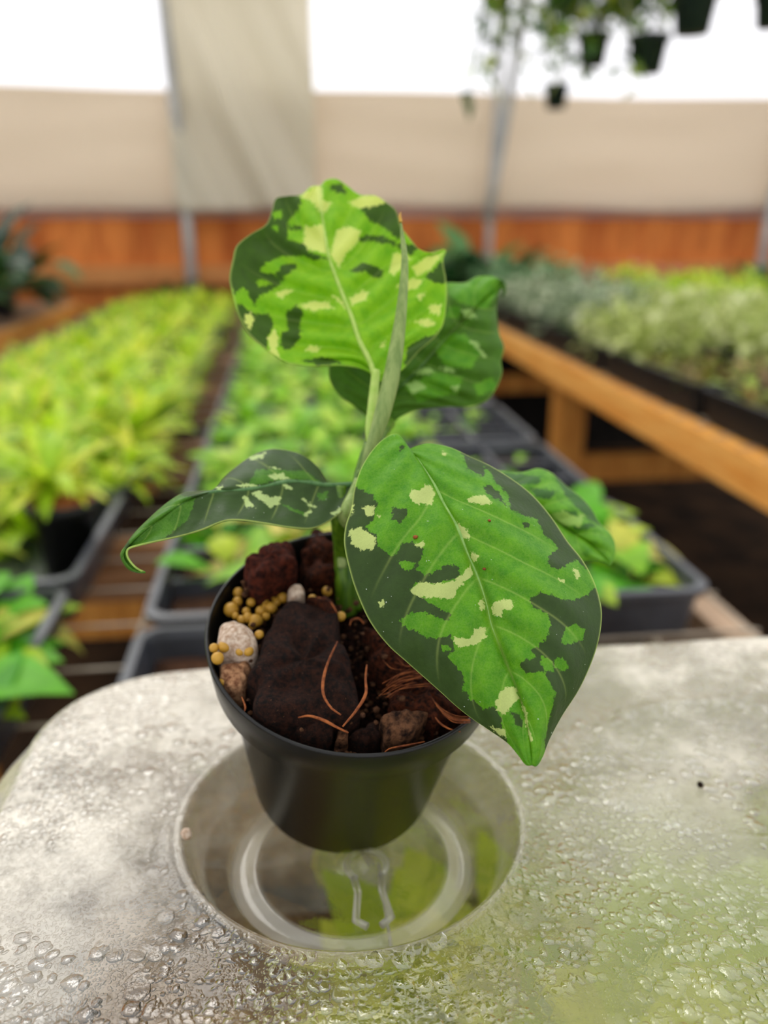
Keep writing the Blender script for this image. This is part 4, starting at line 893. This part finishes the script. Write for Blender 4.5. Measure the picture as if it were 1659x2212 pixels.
def T(P, r, name, m, label=None, n=16, k=40):
    Q = catmull([p+(0,) if len(p) == 2 else p for p in P], k); rr = np.interp(np.linspace(0, 1, k), np.linspace(0, 1, len(r)), r)
    o = MB().tube([Vector(ray(q[0], q[1])*q[2]) for q in Q], list(rr), n).build(name, m, pl)
    if label: o['label'] = label
    return o
base = soil_pt(745, 1325, -.012); bd = float(np.dot(np.array(base), FW))
T([(748, 1325, bd), (745, 1260, bd-.003), (741, 1190, bd-.006), (733, 1120, .2285), (735, 1050, .2285)], [.0034, .0031, .0028, .0024, .0018], 'petiole', M['stem'])
T([(765, 1315, bd+.001), (768, 1240, bd-.001), (768, 1160, bd-.003), (772, 1080, .231), (785, 1010, .232), (800, 960, .233)], [.0030, .0029, .0028, .0026, .0022, .0020], 'stem', M['stem'])
T([(738, 1225, bd-.0065), (741, 1160, bd-.0085), (748, 1110, .2245), (762, 1070, .226), (772, 1035, .228)], [.0012, .0020, .0023, .0018, .0008], 'sheath', M['sheath'], 'pale sheath on the stem')
T([(812, 990, .2330), (800, 940, .2335), (806, 870, .236), (812, 800, .238)], [.0012, .0015, .0015, .0012], 'petiole', M['ribB'], 'pale lime petiole')
T([(800, 1010, .234), (825, 940, .245), (845, 912, .256), (830, 905, .262)], [.0018, .0016, .0014, .0012], 'petiole', M['stem'])
T([(778, 1030, .231), (820, 990, .225), (860, 972, .216), (881, 974, .2125)], [.0018, .0015, .0013, .0011], 'petiole', M['stem'])
T([(775, 1090, .232), (850, 1075, .234), (968, 1051, .236)], [.0018, .0015, .0012], 'petiole', M['stem'])
T([(780, 1040, .2305), (795, 985, .2295), (815, 930, .2290), (840, 840, .2280), (858, 740, .2275), (870, 640, .2275), (874, 560, .2275), (868, 500, .228), (864, 462, .2285)],
  [.0009, .0017, .0023, .0024, .0021, .0016, .0012, .0008, .0001], 'leaf_spike', M['spike'], 'tightly rolled new leaf spike', 18, 80)
T([(866, 480, .2279), (864, 466, .2282), (866, 458, .2284)], [.0005, .0004, .0001], 'spike_tip', plainleaf('amber_tip', (186, 140, 40), (206, 170, 60)), 'amber tip')
# specks of bark on the front leaf
for i, (x, y, r) in enumerate(((897, 1160, .0006), (1046, 1228, .0004), (1057, 1124, .0004))):
    j = np.array([x, y]); 
    me = leafA.data; co = np.empty(len(me.vertices)*3); me.vertices.foreach_get('co', co); co = co.reshape(-1, 3)
    z = co@FW; qx = CX+F*(co@RT)/z; qy = CY-F*(co@UP)/z; kx = np.argmin((qx-x)**2+(qy-y)**2)
    p = Vector(co[kx]*(1-.0006/z[kx]))
    s = MB().add([p+Vector((v.x*r*1.2, v.y*r, v.z*r*.9))*(1+.3*mnoise.noise(v*2+Vector((i, 0, 0)))) for v in IV], IF).build('bark_speck', M['fibre'])
    tag(s, ['tiny brown bark speck on the left half of the front leaf', 'tiny bark speck right of the front leaf midrib', 'smallest bark speck on the upper right of the front leaf'][i], 'speck')
